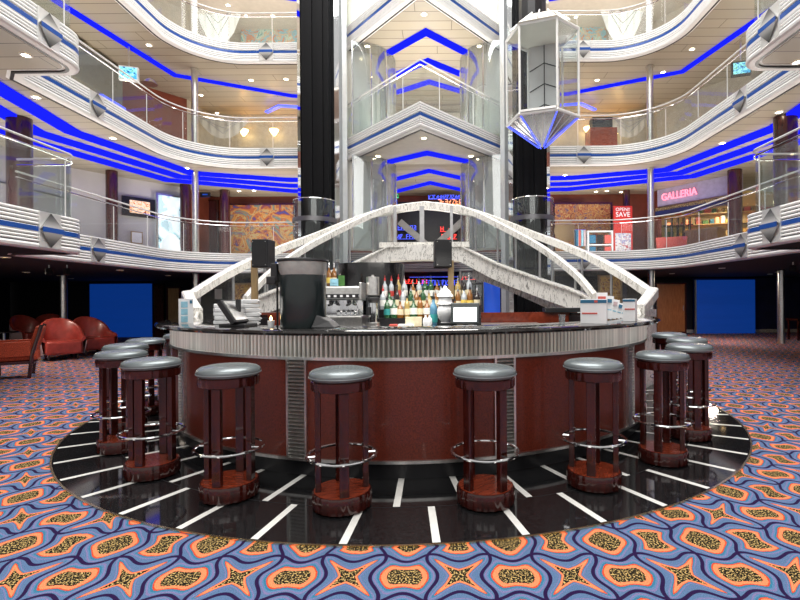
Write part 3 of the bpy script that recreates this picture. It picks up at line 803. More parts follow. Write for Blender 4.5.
for i, (px, py, w, h, mat, desc) in enumerate(((394, 197.5, .30, .10, 'neon_green', 'small green neon sign left in the central gap'), (393, 203.5, .30, .09, 'neon_soft', 'small blue neon sign under the green one'),
        (444, 198.5, 1.0, .11, 'neon_soft', 'blue neon shop sign right in the central gap'), (450, 204, .8, .14, 'neon_orange', 'bright orange neon sign just above the marble arch'),
        (407, 229.5, .6, .12, 'neon_soft', 'blue neon sign upper left behind the landing'), (406, 238.5, .6, .13, 'neon_soft', 'blue neon sign lower left behind the landing'),
        (448, 231, .5, .14, 'neon_red', 'red neon sign upper right behind the landing'), (449, 238.5, .5, .13, 'neon_red', 'red neon sign lower right behind the landing'))):
    p = at_y(px, py, 9.2)
    squiggle_sign(p.x, 9.2, p.z, w, h, mat, desc, i)
for i, (px, py, w, h, mat, desc) in enumerate(((434, 276.5, 1.6, .14, 'neon_soft', 'blue neon sign seen above the bottles under the landing'), (412, 283, 1.0, .12, 'neon_red', 'red neon sign above the bottles on the left'),
        (440, 284.5, 1.2, .14, 'neon_soft', 'second blue neon sign just above the bottle tops'), (468, 279, .5, .13, 'neon_red', 'small red neon sign right of the tan post'))):
    p = at_y(px, py, 9.6)
    squiggle_sign(p.x, 9.6, p.z, w, h, mat, desc, i + 20)
b = MB(); b.box((0, 9.75, 1.0), (4.6, .08, 2.0)); struct(b.build('wall_behind_signs', MT['black_matte']))
b = MB(); b.box((0, 9.42, 3.5), (2.3, .06, 1.9)); struct(b.build('wall_gap_back', MT['black']))
b = MB(); b.box((0, 9.9, 6.4), (2.4, .06, 2.2)); struct(b.build('wall_gap_upper', MT['cream']))
# slanting black soffit beams behind the landing
for sg in (-1, 1):
    b = MB(); b.box((0, 0, 0), (1.15, .12, .20)); o = b.build('roof_beam', MT['grey_beam'], loc=(sg * .55, 8.9, 3.35)); o.rotation_euler.y = sg * -.72
    tag(o, 'slanting grey beam %s behind the marble arch' % ('left' if sg < 0 else 'right'), 'beam')

# ------------------------------------------------------------------ stairs
def railprof(w, h): return [(-w / 2, -h / 2), (w / 2, -h / 2), (w / 2, h / 2), (w / 2 - .02, h / 2 + .02), (-w / 2 + .02, h / 2 + .02), (-w / 2, h / 2)]
arch_pts = [(0, 3.67, 3.20), (.55, 3.66, 3.13), (1.2, 3.62, 2.96), (2.10, 3.42, 2.58), (2.62, 3.0, 2.30), (3.05, 2.57, 2.02), (3.36, 1.98, 1.70), (3.62, 1.45, 1.36)]
arch = smoothpath(arch_pts, 6)
archfull = [Vector((-p.x, p.y, p.z)) for p in arch[::-1]] + arch[1:]
lower_r = smoothpath([(.66, 3.42, 3.10), (1.0, 3.25, 2.95), (1.39, 2.90, 2.69), (2.05, 2.27, 2.19), (2.53, 1.77, 1.69), (2.76, 1.45, 1.30)], 6)
str_pts = [(.60, 3.30, 2.24), (.9, 3.22, 2.09), (1.40, 2.87, 1.80), (2.05, 2.27, 1.49), (2.5, 1.77, 1.28), (2.85, 1.40, 1.06)]
str_r = smoothpath(str_pts, 6)
strfine = smoothpath(str_pts, 40)
archfine = smoothpath(arch_pts, 40)
stair = thing('marble_staircase', 'twin curved marble staircase arching over a landing behind the bar', 'staircase', (0, 3.3, 0))
def S(p): return Vector(p) - Vector((0, 3.3, 0))
b = MB(); b.sweep([S(p) for p in archfull], railprof(.17, .13)); b.build('arched_handrail', MT['marble'], stair)
b = MB(); b.box(S((0, 3.38, 2.36)), (1.75, .36, .10)); b.box(S((0, 4.9, 2.37)), (1.7, 2.8, .08)); b.build('landing', MT['marble'], stair)
b = MB()
fpts = [(-.66, 3.30, 2.20), (-.3, 3.24, 2.22), (0, 3.22, 2.225), (.3, 3.24, 2.22), (.66, 3.30, 2.20)]
b.sweep([S(p) for p in fpts], [(-.05, -.16), (.05, -.16), (.05, .14), (-.05, .14)]); b.build('landing_fascia', MT['marble2'], stair)
b = MB(); b.sweep([S(p) + Vector((0, .25, -.16)) for p in fpts], [(-.3, -.03), (.3, -.03), (.3, .0), (-.3, .0)]); b.build('soffit', MT['cream'], stair)
for px in (395, 422, 451.5):
    x = at_y(px, 230, 3.55).x
    b = MB(); b.box(S((x, 3.55, 2.78)), (.055 if px != 422 else .09, .05, .78)); b.build('post', MT['mid_steel'], stair)
for sg in (1, -1):
    f = lambda p: S((sg * p[0], p[1], p[2]))
    b = MB(); b.sweep([f(p) for p in lower_r], railprof(.13, .11)); b.build('inner_handrail', MT['marble'], stair)
    b = MB(); b.sweep([f(p) for p in str_r], [(-.05, -.17), (.05, -.17), (.05, .13), (-.05, .13)]); b.build('stringer', MT['marble2'], stair)
    b = MB(); b.sweep([f(p) for p in str_r], [(-.09, .132), (.09, .132), (.09, .165), (-.09, .165)]); b.build('stringer_cap', MT['marble'], stair)
    # balusters and glass of the inner rail
    for k in range(1, 5):
        q = k / 5; A = lower_r[int(q * (len(lower_r) - 1))]; B_ = str_r[int(q * (len(str_r) - 1))]
        b = MB(); b.tube([f((A.x, A.y, A.z - .05)), f((A.x, A.y, B_.z + .1))], .02, 8); b.build('post', MT['mid_steel'], stair, smooth=True)
    vs = []
    for q in range(13):
        A = lower_r[int(q / 12 * (len(lower_r) - 1))]; B_ = str_r[int(q / 12 * (len(str_r) - 1))]
        vs += [f((A.x, A.y, A.z - .06)), f((A.x, A.y, B_.z + .15))]
    b = MB(); b.add(vs, [(2 * i, 2 * i + 1, 2 * i + 3, 2 * i + 2) for i in range(12)]); b.build('glass_panel', MT['glass_rail'], stair)
    # outer rail posts, skirt, glass
    vs = []
    skirt = [Vector((p.x, p.y, max(.30, p.z - 1.12))) for p in arch if p.x > .9]
    top = [p for p in arch if p.x > .9]
    for A, B_ in zip(top, skirt): vs += [f((A.x, A.y, A.z - .08)), f((B_.x, B_.y, B_.z))]
    b = MB(); b.add(vs, [(2 * i, 2 * i + 1, 2 * i + 3, 2 * i + 2) for i in range(len(top) - 1)]); b.build('glass_panel', MT['glass_rail'], stair)
    b = MB(); b.sweep([f(p) for p in skirt], [(-.05, -.2), (.05, -.2), (.05, .06), (-.05, .06)]); b.build('stringer', MT['marble2'], stair)
    for k in range(0, len(top), 6):
        A, B_ = top[k], skirt[k]
        b = MB(); b.tube([f((A.x, A.y, A.z - .06)), f((B_.x, B_.y, B_.z))], .025, 8); b.build('post', MT['mid_steel'], stair, smooth=True)
    # treads between inner and outer side
    NT = 13
    for k in range(NT):
        z = lerp(2.14, .98, k / (NT - 1)); zn = z - .10
        def byz(L, h): return min(L, key=lambda p: abs(p.z - h))
        oL = [p for p in archfine if p.x > .1]
        a_, c_ = byz(strfine, z + .08), byz(oL, z + .98); a2, c2 = byz(strfine, zn + .07), byz(oL, zn + .97)
        top_ = [(a_.x, a_.y), (c_.x, c_.y), (c2.x, c2.y), (a2.x, a2.y)]
        b = MB(); b.add([f((x, y, z)) for x, y in top_] + [f((x, y, z - .06)) for x, y in top_], [(0, 1, 2, 3), (7, 6, 5, 4), (0, 4, 5, 1), (1, 5, 6, 2), (2, 6, 7, 3), (3, 7, 4, 0)])
        b.build('tread', MT['marble'], stair)
    # newel return: the cap doubles back round the foot of the rail
    nl = [(3.60, 1.48, 1.385), (3.62, 1.36, 1.37), (3.42, 1.06, 1.27), (3.12, .66, 1.12)]
    b = MB(); b.sweep([f(p) for p in nl], railprof(.16, .13)); b.build('newel_cap', MT['marble'], stair)
    b = MB(); b.sweep([f((p[0], p[1], 0)) for p in nl], [(-.05, .0), (.05, .0), (.05, 1.12), (-.05, 1.12)]); b.build('newel_wall', MT['marble2'], stair)
    b = MB(); b.tube([f((3.12, .72, 1.02 + .0)), f((3.10, .64, 1.12)), f((3.12, .58, 1.0))], .03, 8); b.build('newel_scroll', MT['marble'], stair, smooth=True)

# ------------------------------------------------------------------ poles
for sg, side in ((-1, 'left'), (1, 'right')):
    for d in range(3):
        z0 = 0 if d == 0 else DZ[d - 1] + .25; z1 = (DZ[d] if d < 3 else 10.3) - .247
        if d == 0:
            x, y = sg * 6.1, 6.75
        x, y = sg * 6.14 - .165, 6.85
        b = MB(); b.lathe([(.085, z0), (.085, z1)], 20); o = b.build('steel_pole', MT['steel'], loc=(x, y, 0), smooth=True)
        tag(o, 'polished steel pole under the %s deck, %s side' % (DN[d], side), 'pole', 'steel support poles')
    b = MB(); b.lathe([(.085, DZ[2] + .25), (.085, 10.3)], 20); tag(b.build('steel_pole', MT['rail_white'], loc=(sg * 6.14 - .165, 6.85, 0), smooth=True), 'pale pole above the upper deck railing, %s side' % side, 'pole', 'steel support poles')
    b = MB(); b.lathe([(.09, 0), (.09, 2.03)], 20); o = b.build('steel_pole', MT['steel'], loc=(sg * 10.0 - (.2 if sg < 0 else .25), 7.25, 0), smooth=True)
    tag(o, 'thin steel pole standing on the carpet at the far %s' % side, 'pole', 'steel support poles')

# ------------------------------------------------------------------ glass elevator
ex, ey = 2.34, 3.38
ev = thing('glass_elevator', 'crystal shaped glass elevator car hanging by the right black column', 'elevator', (ex, ey, 4.3), R(-19))
zt, zb, zp = 2.20, .50, -.02
hexr = .70
hexp = [(hexr * cos(PI / 3 * k), hexr * .86 * sin(PI / 3 * k)) for k in range(6)]
for k in range(6):
    p, q = hexp[k], hexp[(k + 1) % 6]
    b = MB(); b.add([(p[0], p[1], zb), (q[0], q[1], zb), (q[0], q[1], zt), (p[0], p[1], zt)], [(0, 1, 2, 3)]); b.build('glass_pane', MT['glass'], ev)
    b = MB(); b.tube([(p[0], p[1], zb), (p[0], p[1], zt)], .024, 8); b.build('corner_post', MT['rail_white'], ev, smooth=True)
    b = MB(); b.tube([(p[0] * 1.02, p[1] * 1.02, zb), (p[0] * .1, p[1] * .1, zp)], .013, 8); b.build('neon_edge', MT['neon_soft'], ev, smooth=True)
    m_ = ((p[0] + q[0]) / 2, (p[1] + q[1]) / 2)
    b = MB(); b.add([(p[0], p[1], zb), (q[0], q[1], zb), (0, 0, zp)], [(0, 1, 2)]); b.build('pendant_facet', MT['pendant'], ev)
    for s in (.33, .66):
        a_ = (lerp(p[0], q[0], s) * 1.01, lerp(p[1], q[1], s) * 1.01)
        b = MB(); b.tube([(a_[0], a_[1], zb), (a_[0] * .15, a_[1] * .15, lerp(zb, zp, .86))], .010, 6); b.build('pendant_rib', MT['rail_white'], ev)
for z, r_ in ((zb, .035), (zt, .035)):
    b = MB(); b.tube([(x, y, z) for x, y in hexp], r_, 8, 0, True); b.build('hoop', MT['rail_white'], ev)
b = MB(); b.lathe([(hexr, zt), (hexr * .8, zt + .12), (hexr * .45, zt + .3), (.12, zt + .36)], 6); b.build('crown', MT['satin'], ev)
for k in range(12):
    a = 2 * PI * k / 12
    b = MB(); b.tube([(.66 * cos(a), .6 * sin(a), zt + .03), (.3 * cos(a), .27 * sin(a), zt + .35)], .016, 6); b.build('crown_rib', MT['rail_white'], ev)
b = MB(); b.lathe([(hexr * .94, zb + .02), (hexr * .94, zb + .06)], 6); b.build('car_floor', MT['steel'], ev)
b = MB(); b.box((0, .42, (zb + zt) / 2), (.62, .04, zt - zb)); b.build('car_back_panel', MT['white_wall'], ev)
b = MB()
for zz in (.25, .5, .75):
    b.tube([(-.3, .39, lerp(zb, zt, zz) - .08), (0, .39, lerp(zb, zt, zz) + .06), (.3, .39, lerp(zb, zt, zz) - .08)], .01, 6)
b.tube([(0, .39, zb), (0, .39, zt)], .01, 6); b.build('panel_trim', MT['black'], ev)
b = MB(); b.lathe([(.28, zt + .36), (.28, 10.6 - 4.3)], 12, 0, (0, .1, 0)); tag(b.build('elevator_shaft_rod', MT['black'], loc=(ex - .1, ey + .3, 4.3)), 'black drum hanging above the glass elevator', 'elevator drive')

# ------------------------------------------------------------------ deck level furnishings, lowest deck
def panel(name, pxa, pya, pxb, pyb, y, mat, label, cat, th=.04, rz=0, frame=None):
    a_, c_ = at_y(pxa, pya, y), at_y(pxb, pyb, y)
    w, h = abs(c_.x - a_.x), abs(a_.z - c_.z)
    t = thing(name, label, cat, ((a_.x + c_.x) / 2, y, min(a_.z, c_.z)), rz)
    b = MB(); b.box((0, 0, h / 2), (w, th, h)); b.build('panel', MT[mat], t)
    if frame:
        fw = .05
        b = MB()
        b.box((0, -.01, h - fw / 2), (w + .02, th + .03, fw)); b.box((0, -.01, fw / 2), (w + .02, th + .03, fw))
        b.box((-w / 2 + fw / 2, -.01, h / 2), (fw, th + .03, h - 2 * fw)); b.box((w / 2 - fw / 2, -.01, h / 2), (fw, th + .03, h - 2 * fw)); b.build('frame', MT[frame], t)
    return t, w, h
t, w, h = panel('tile_mural', 229, 204, 297, 262, 9.9, 'mural', 'orange and green tile mural on the back wall, left of the tower', 'mural', frame='dark_red')
t, w, h = panel('tile_mural', 553, 203, 612, 262, 9.9, 'mural2', 'gold and orange tile mural on the back wall, right of the tower', 'mural', frame='dark_red')
b = MB(); b.lathe([(.36, 0), (.36, .02), (.30, .03), (.0, .03)], 24); o = b.build('round_emblem', MT['tan_wood'], loc=at_y(565, 231, 9.84)); o.rotation_euler.x = PI / 2; tag(o, 'round tan medallion mounted low on the gold mural', 'medallion')
# columns of dark red wood
for i, (px, y, r_, lab) in enumerate(((112, 6.75, .14, 'dark red round column left of the framed picture'), (185.5, 8.35, .15, 'dark red column right of the bright window'), (225, 9.1, .15, 'dark red column at the left edge of the orange mural'),
                                      (626.5, 9.5, .11, 'dark red column behind the sale poster'), (735, 7.1, .18, 'dark red column at the right end of the shop front'), (20, 3.0, .2, 'dark column far left behind the near balcony glass'), (786, 3.2, .2, 'dark column far right behind the near balcony glass'))):
    x = at_y(px, 220, y).x
    b = MB(); b.lathe([(r_, 2.53), (r_, 4.79)], 20); tag(b.build('wood_column', MT['dark_red'], loc=(x, y, 0), smooth=True), lab, 'column')
# fittings on the slanting left wall: build along its direction
def on_wall(p0, p1, s, z, off=.08):
    a_, c_ = Vector((*p0, 0)), Vector((*p1, 0)); d = (c_ - a_).normalized(); nrm = Vector((d.y, -d.x, 0))
    p = a_.lerp(c_, s) + nrm * off; p.z = z
    return p, math.atan2(d.y, d.x)
LW = ((-8.75, 7.3), (-7.55, 8.8))
p, az = on_wall(*LW, .28, 3.72)
t = thing('framed_picture', 'dark framed warm glowing picture on the white left wall', 'picture', p, az)
b = MB(); b.box((0, 0, .27), (.85, .04, .55)); b.build('frame', MT['black'], t)
b = MB(); b.box((.02, -.025, .27), (.52, .02, .36)); b.build('canvas', mosaicmat('warm_print', [(.3, .08, .02), (.9, .5, .25), (1, .8, .6), (.8, .35, .15)], 6, 2, .5), t)
p, az = on_wall(*LW, .25, 2.95)
t = thing('notice_frame', 'small pale framed notice below the dark picture', 'notice', p, az)
b = MB(); b.box((0, 0, .17), (.30, .02, .34)); b.build('frame', MT['tan_wood'], t)
b = MB(); b.box((0, -.012, .17), (.25, .01, .29)); b.build('sheet', MT['paper'], t)
p, az = on_wall(*LW, .76, 2.56)
t = thing('shop_window', 'bright icy shop window with white display on the left wall', 'shop window', p, az)
b = MB(); b.box((0, 0, .95), (.88, .03, 1.85)); b.build('backlit_display', MT['lightbox'], t)
b = MB()
for xx in (-.45, .45): b.box((xx, -.02, .95), (.05, .06, 1.9))
b.box((0, -.02, 1.9), (.95, .06, .05)); b.build('frame', MT['steel'], t)
b = MB(); b.lathe([(.26, 0), (.28, .3), (.24, .55), (.1, .72), (0, .74)], 16, 0, (-.10, -.12, .0)); b.build('white_display', M('lit_white_display', (.9, .95, .95), .6, emit=.9), t, smooth=True)
# framing lines on the grey panel walls
for sg, side in ((-1, 'left'), (1, 'right')):
    for k, z in enumerate((3.25, 3.95)):
        b = MB(); b.sweep([(sg * 9.5, 2.9, z), (sg * 9.32, 6.3, z)], [(-.02, 0), (.02, 0), (.02, .02), (-.02, .02)]); struct(b.build('trim_%d' % (k + 1 + (2 if sg > 0 else 0)), MT['black']))
# left dark lounge glimpsed through the near balcony glass
b = MB(); b.box((-8.6, 2.4, 3.3), (1.0, .06, .9)); tag(b.build('blue_partition', MT['dark_blue_wall']), 'dark blue partition behind the left near balcony glass', 'partition')
b = MB(); b.box((8.9, 2.6, 3.3), (.7, .06, 1.1)); tag(b.build('blue_partition', MT['awning_blue']), 'dark blue partition behind the right near balcony glass', 'partition')
p = at_y(796, 197, 2.5); squiggle_sign(8.55, 2.5, p.z, .5, .09, 'neon_red', 'small red neon sign at the far right behind balcony glass', 77)

# brown doors at the back left of the lowest deck
t, w, h = panel('wood_door', 194, 200, 219, 262, 9.85, 'dark_red', 'dark red wooden doorway beside the orange mural', 'door', frame='maroon_wood')
b = MB(); b.box((0, -.03, h * .72), (.16, .02, .2)); b.build('notice', MT['paper'], t)
# shop: sale poster
p = at_y(623, 253, 9.2)
t = thing('sale_poster', 'tall red sale poster reading SAVE beside the gold mural', 'poster', (p.x, 9.2, 2.54))
ph = at_y(623, 206, 9.2).z - 2.54
b = MB(); b.box((0, 0, ph / 2), (.60, .03, ph)); b.build('board', M('poster_red', (.55, .03, .02), .5, emit=.12), t)
textmesh('OPEN!!', .15, .004, MT['white_glow'], 'top_lettering', t, (0, -.02, ph - .16))
textmesh('SAVE', .22, .004, MT['white_glow'], 'large_lettering', t, (0, -.02, ph - .345), sx=.95)
b = MB(); b.box((0, -.018, .42), (.5, .012, .8)); b.build('print', mosaicmat('poster_print', [(.5, .1, .12), (.62, .60, .62), (.75, .73, .74), (.3, .3, .5), (.7, .4, .4)], 4, 6), t)
# magazine rack cart
p = at_y(598, 250, 9.3)
t = thing('display_rack', 'white display rack of prints standing before the gold mural', 'display rack', (p.x, 9.2, 2.53))
b = MB()
for xx in (-.38, .38): b.box((xx, 0, .45), (.04, .3, .9))
for zz in (.08, .45, .88): b.box((0, 0, zz), (.76, .3, .03))
b.build('frame', MT['paper'], t)
for q in range(6):
    b = MB(); b.box((-.24 + .24 * (q % 3), -.12, .26 + .37 * (q // 3)), (.2, .02, .26)); b.build('print', MT[('paper_blue', 'black', 'paper_red')[q % 3]], t)
t = thing('clothes_rail', 'small rail of folded blue and pink clothes left of the white rack', 'clothes rail', (at_y(580, 240, 9.25).x, 9.25, 2.53))
b = MB()
for xx in (-.18, .18): b.tube([(xx, 0, 0), (xx, 0, .95)], .015, 6)
b.tube([(-.18, 0, .95), (.18, 0, .95)], .015, 6); b.build('stand', MT['chrome'], t)
for q in range(4):
    b = MB(); b.box((-.12 + .08 * q, 0, .68), (.06, .25, .5)); b.build('garment', MT[('paper_blue', 'paper_red', 'paper_cyan', 'pale_pink')[q]], t)
# GALLERIA shop front on the slanting right corner
GW = ((7.35, 9.5), (8.75, 7.4))
gm = Vector((8.05, 8.45, 2.53)); gaz = math.atan2(7.4 - 9.5, 8.75 - 7.35); GL = math.hypot(1.4, 2.1)
t = thing('storefront', 'shop front with red neon GALLERIA sign and navy awning', 'shop front', gm, gaz)
b = MB(); b.box((0, .05, 1.98), (GL, .14, .56)); b.build('sign_board', MT['blue_wall'] if 'blue_wall' in MT else M('lavender_sign_board', (.40, .36, .52), .5), t)
b = MB(); b.box((0, -.02, 1.60), (GL, .22, .10)); b.build('gold_valance', mosaicmat('gold_valance', [(.02, .02, .02), (.4, .28, .1), (.03, .02, .02), (.6, .45, .2)], 14, 3), t)
b = MB(); b.box((0, -.03, 1.48), (GL, .24, .13)); b.build('awning', MT['awning_blue'], t)
sg_ = textmesh('GALLERIA', .31, .02, MT['neon_pink'], 'neon_lettering', t, (-.52, -.06, 1.88), sx=.84)
# shop interior
t = thing('souvenir_shelving', 'gold lit shop shelving stacked with souvenirs inside the shop', 'shelving', (9.6, 9.9, 2.53), gaz * .35)
b = MB(); b.box((0, .25, 1.0), (3.6, .05, 2.1)); b.build('back_panel', MT['shop_gold'], t)
for zz in (.4, .8, 1.2, 1.55):
    b = MB(); b.box((0, 0, zz), (3.4, .4, .03)); b.build('shelf', MT['tan_wood'], t)
GM = [MT['paper_red'], MT['gold_print'], MT['paper'], MT['leaf'], MT['tan_wood'], MT['neon_orange'], MT['paper_blue'], LB[3]]
rnd = random.Random(3)
k = 0
for zz in (.415, .815, 1.215, 1.565):
    x = -1.6
    while x < 1.55:
        w_ = rnd.uniform(.08, .2); h_ = rnd.uniform(.1, .28)
        b = MB(); b.box((0, 0, h_ / 2), (w_, .2, h_)); b.box((0, 0, h_ * .5), (w_ * 1.03, .205, h_ * .2))
        p = Vector((9.6, 9.9, 2.53)) + Matrix.Rotation(gaz * .35, 3, 'Z') @ Vector((x + w_ / 2, -.02, zz))
        o = b.build('souvenir_box', rnd.choice(GM), loc=p, rz=gaz * .35)
        tag(o, 'small souvenir on the %s shelf from the bottom, %s from the left' % (ORD[[.415, .815, 1.215, 1.565].index(zz)], ORD[min(19, k)]), 'souvenir', 'souvenirs on the shop shelves')
        x += w_ + rnd.uniform(.02, .08); k += 1
    k = 0
b = MB(); b.box((0, 0, .42), (1.0, .5, .84)); b.box((0, 0, .87), (1.06, .56, .06)); tag(b.build('shop_counter', MT['tan_wood'], loc=(8.55, 8.9, 2.53), rz=gaz), 'tan wooden counter inside the shop near its right end', 'counter')
b = MB(); b.box((0, 0, .3), (.75, .4, .6), taper=1.15); tag(b.build('display_bin', MT['paper_red'], loc=(7.35, 8.6, 2.53), rz=gaz * .4), 'red display bin at the shop entrance', 'display bin')
t = thing('wine_rack', 'dark rack of slanting bottles along the shop side wall', 'bottle rack', (8.0, 9.9, 2.53), gaz * .3)
for zz in (.35, .75, 1.15):
    b = MB(); b.box((0, 0, zz), (1.2, .3, .03)); b.build('shelf', MT['maroon_wood'], t)
for q in range(7):
    b = MB(); b.box((-.55 + .18 * q, 0, .75), (.03, .3, 1.3)); b.build('divider', MT['black'], t)
b = MB(); b.prism([(7.4, 9.6), (8.85, 7.4), (11.5, 8), (11.5, 12), (7.4, 12)], 4.24, 4.3); struct(b.build('ceiling', MT['shop_gold']))
b = MB(); b.box((11.0, 9.5, 3.4), (.1, 5, 1.8)); struct(b.build('wall_shop', MT['shop_gold']))

# small lit wall boxes, deck two left
t, w, h = panel('blue_sign', 201, 192.5, 210, 197, 9.0, 'blue_glow', 'small blue lit sign above the doorway on the left', 'sign', frame='black')

# ------------------------------------------------------------------ middle deck furnishings
for sg, side, px, py in ((-1, 'left', 129, 74), (1, 'right', 741, 69)):
    p = at_y(px, py, 5.6)
    t = thing('television', 'ceiling hung television with blue green picture, %s middle deck' % side, 'television', (p.x, 5.6, p.z - .2), R(18) * -sg)
    b = MB(); b.box((0, 0, .2), (.42, .12, .34)); b.build('casing', MT['paper'] if sg < 0 else MT['black_plastic'], t, bevel=.01)
    b = MB(); b.box((0, -.065, .2), (.36, .01, .27)); b.build('screen', MT['tv'], t)
    b = MB(); b.tube([(0, 0, .38), (0, 0, 7.55 - (p.z - .2))], .02, 8); b.build('hanger', MT['steel'], t)
    b = MB(); b.lathe([(.18, 0), (.1, .1), (.03, .14)], 16, 0, (.42, .1, .05)); b.build('loudspeaker_horn', MT['steel'], t, smooth=True)
for sg, side in ((-1, 'left'), (1, 'right')):
    # blue bracket on the ceiling, soffit over bar area
    neon([(sg * 5.3, 9.4), (sg * 4.7, 8.9), (sg * 2.4, 9.3)], DZ[2] - .40, 'hooked blue neon bracket below the %s plank ceiling' % side, .12, 'neon_soft')
    b = MB(); b.box((sg * 4.8, 9.95, 5.98), (4.6, .12, .08)); tag(b.build('wall_rail', MT['rail_white']), 'pale horizontal rail on the red back wall, %s side of the middle deck' % side, 'wall rail')
    t = thing('glass_panelled_bar', 'row of framed dark red cabinets along the middle deck back wall, %s side' % side, 'cabinet', (sg * 4.9, 9.85, 5.29))
    for q in range(5):
        b = MB(); b.box((-1.8 + .9 * q, 0, .32), (.82, .08, .58)); c_ = b.build('door', MT[('orange_wood', 'red_brown')[q % 2]], t)
        b = MB(); b.box((-1.8 + .9 * q, -.045, .32), (.5, .01, .36)); b.build('glass_inset', MT['black'], c_)
    for q in range(4):
        p = Vector((sg * (3.2 + 1.0 * q), 9.8, 6.75))
        t = thing('wall_lamp', 'cone shaped wall lamp, %s from the tower on the %s middle deck' % (ORD[q], side), 'wall lamp', p)
        b = MB(); b.lathe([(.04, 0), (.14, .16), (.15, .2)], 14, 0, caps=False); b.build('shade', MT['lamp_dim'], t, smooth=True)
        b = MB(); b.box((0, .08, .06), (.05, .14, .05)); b.build('bracket', MT['brass'], t)
# draped fabric screens (pale fans)
def swag(px, py, y, w, h, label, mat='white_glow'):
    p = at_y(px, py, y)
    t = thing('draped_curtain', label, 'curtain', p)
    b = MB(); n = 28; vs = []
    for i in range(n + 1):
        u = -1 + 2 * i / n
        bot = -h * (1 - abs(u) ** 2.2)
        for j in range(7):
            z = lerp(0, bot, j / 6); vs.append((u * w / 2, .05 * sin(i * 1.5) * (1 - j / 8), z))
    b.add(vs, [(i * 7 + j, i * 7 + j + 1, i * 7 + j + 8, i * 7 + j + 7) for i in range(n) for j in range(6)]); b.build('drape', MT[mat], t, smooth=True)
    for q in (.22, .5, .78):
        pts = [(u * w / 2 * (1 - q * .3), -.07, -h * (q * (1 - abs(u)) + .02)) for u in [-1 + .2 * i for i in range(11)]]
        b = MB(); b.tube(pts, .012, 6); b.build('garland', MT['grey_panel'], t)
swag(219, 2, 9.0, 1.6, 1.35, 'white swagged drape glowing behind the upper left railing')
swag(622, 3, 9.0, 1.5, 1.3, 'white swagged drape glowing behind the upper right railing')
swag(224, 118, 9.2, 1.7, .65, 'pale glass swag above the middle left cabinets', 'cream')
swag(628, 117, 9.2, 1.4, .65, 'pale glass swag above the middle right cabinets', 'cream')
# brown banquette tower with black top
p = at_y(601, 150, 7.9)
t = thing('reception_desk', 'tall rust brown cabinet with black box on top behind the right railing', 'cabinet', (p.x, 7.9, 5.29))
b = MB(); b.box((0, 0, .45), (.78, .5, .9)); b.build('body', MT['orange_wood'], t)
b = MB(); b.box((0, 0, 1.06), (.58, .3, .34)); b.build('black_box', MT['black_plastic'], t)
# left side of middle deck: soffit and cabinets along wall
b = MB(); b.box((-8.6, 4.6, 7.0), (.9, 4.2, .95)); tag(b.build('hanging_soffit', M('grey_green_soffit', (.16, .16, .13), .4)), 'dark grey soffit box over the left middle deck bar', 'soffit')
b = MB(); b.box((-8.9, 4.3, 5.9), (.5, 3.6, 1.2)); tag(b.build('lounge_bar', MT['red_brown']), 'long red brown bar front along the left middle deck wall', 'bar')
b = MB(); b.box((8.9, 5.0, 5.9), (.5, 2.6, 1.2)); tag(b.build('lounge_bar', MT['red_brown']), 'long red brown bar front along the right middle deck wall', 'bar')
b = MB(); b.box((-8.2, 6.4, 6.45), (.08, .9, .12)); tag(b.build('blue_light_bar', MT['neon_soft']), 'short blue light bar on the left middle deck wall', 'light bar')
# upper deck murals
t, w, h = panel('painted_mural', 241, 10, 300, 60, 9.9, 'mural3', 'pastel mural with figures behind the upper left railing', 'mural')
t, w, h = panel('painted_mural', 552, 10, 606, 60, 9.9, 'mural3', 'pastel mural behind the upper right railing', 'mural')

# ------------------------------------------------------------------ ground floor, far side
t, w, h = panel('blue_screen', 90, 283.5, 152, 337, 11.35, 'blue_screen', 'plain blue projection screen at the far left behind the red chairs', 'screen', frame=None)
b = MB(); b.box((0, -.01, h), (w + .04, .06, .04)); b.build('head_rail', MT['black'], t)
t, w, h = panel('blue_screen', 696, 280, 755, 333.5, 11.1, 'blue_screen', 'plain blue projection screen at the far right', 'screen', frame=None)
b = MB(); b.box((-w / 2 - .04, -.02, h / 2), (.06, .06, h)); b.build('side_rail', MT['steel'], t)
b = MB(); b.box((0, -.02, -.05), (w, .06, .08)); b.build('sill', MT['skirting'], t)
t, w, h = panel('wood_door', 655, 283, 686, 333, 10.9, 'wood_door', 'brown wooden door left of the right blue screen', 'door', frame='dark_red')
b = MB(); b.tube([(w / 2 - .12, -.07, h * .45), (w / 2 - .12, -.07, h * .55)], .015, 6); b.build('handle', MT['chrome'], t)
t, w, h = panel('wood_door', 153, 284, 165, 338, 11.2, 'dark_red', 'narrow dark red door right of the left blue screen', 'door', frame='maroon_wood')
t, w, h = panel('wall_poster', 167, 287, 181, 322, 10.6, 'tan_wood', 'tan poster panel in the doorway left of the bar', 'poster', frame='dark_red')
t, w, h = panel('gold_picture', 234, 283, 252, 312, 8.6, 'gold_print', 'gold picture seen through the left end of the marble rail', 'picture', frame='tan_wood')
t, w, h = panel('gold_picture', 598, 275, 622, 325, 8.6, 'gold_print', 'tall gold picture seen through the right end of the marble rail', 'picture', frame='tan_wood')
t, w, h = panel('wall_notice', 215, 289, 222, 299, 8.8, 'paper', 'small white notice on the dark wall behind the left rail', 'notice')
b = MB(); b.box((-4.8, 9.2, 1.0), (2.6, .08, 2.0)); struct(b.build('wall_ground_left', MT['dark_blue_wall']))
b = MB(); b.box((4.9, 9.2, 1.0), (2.6, .08, 2.0)); struct(b.build('wall_ground_right', MT['dark_blue_wall']))
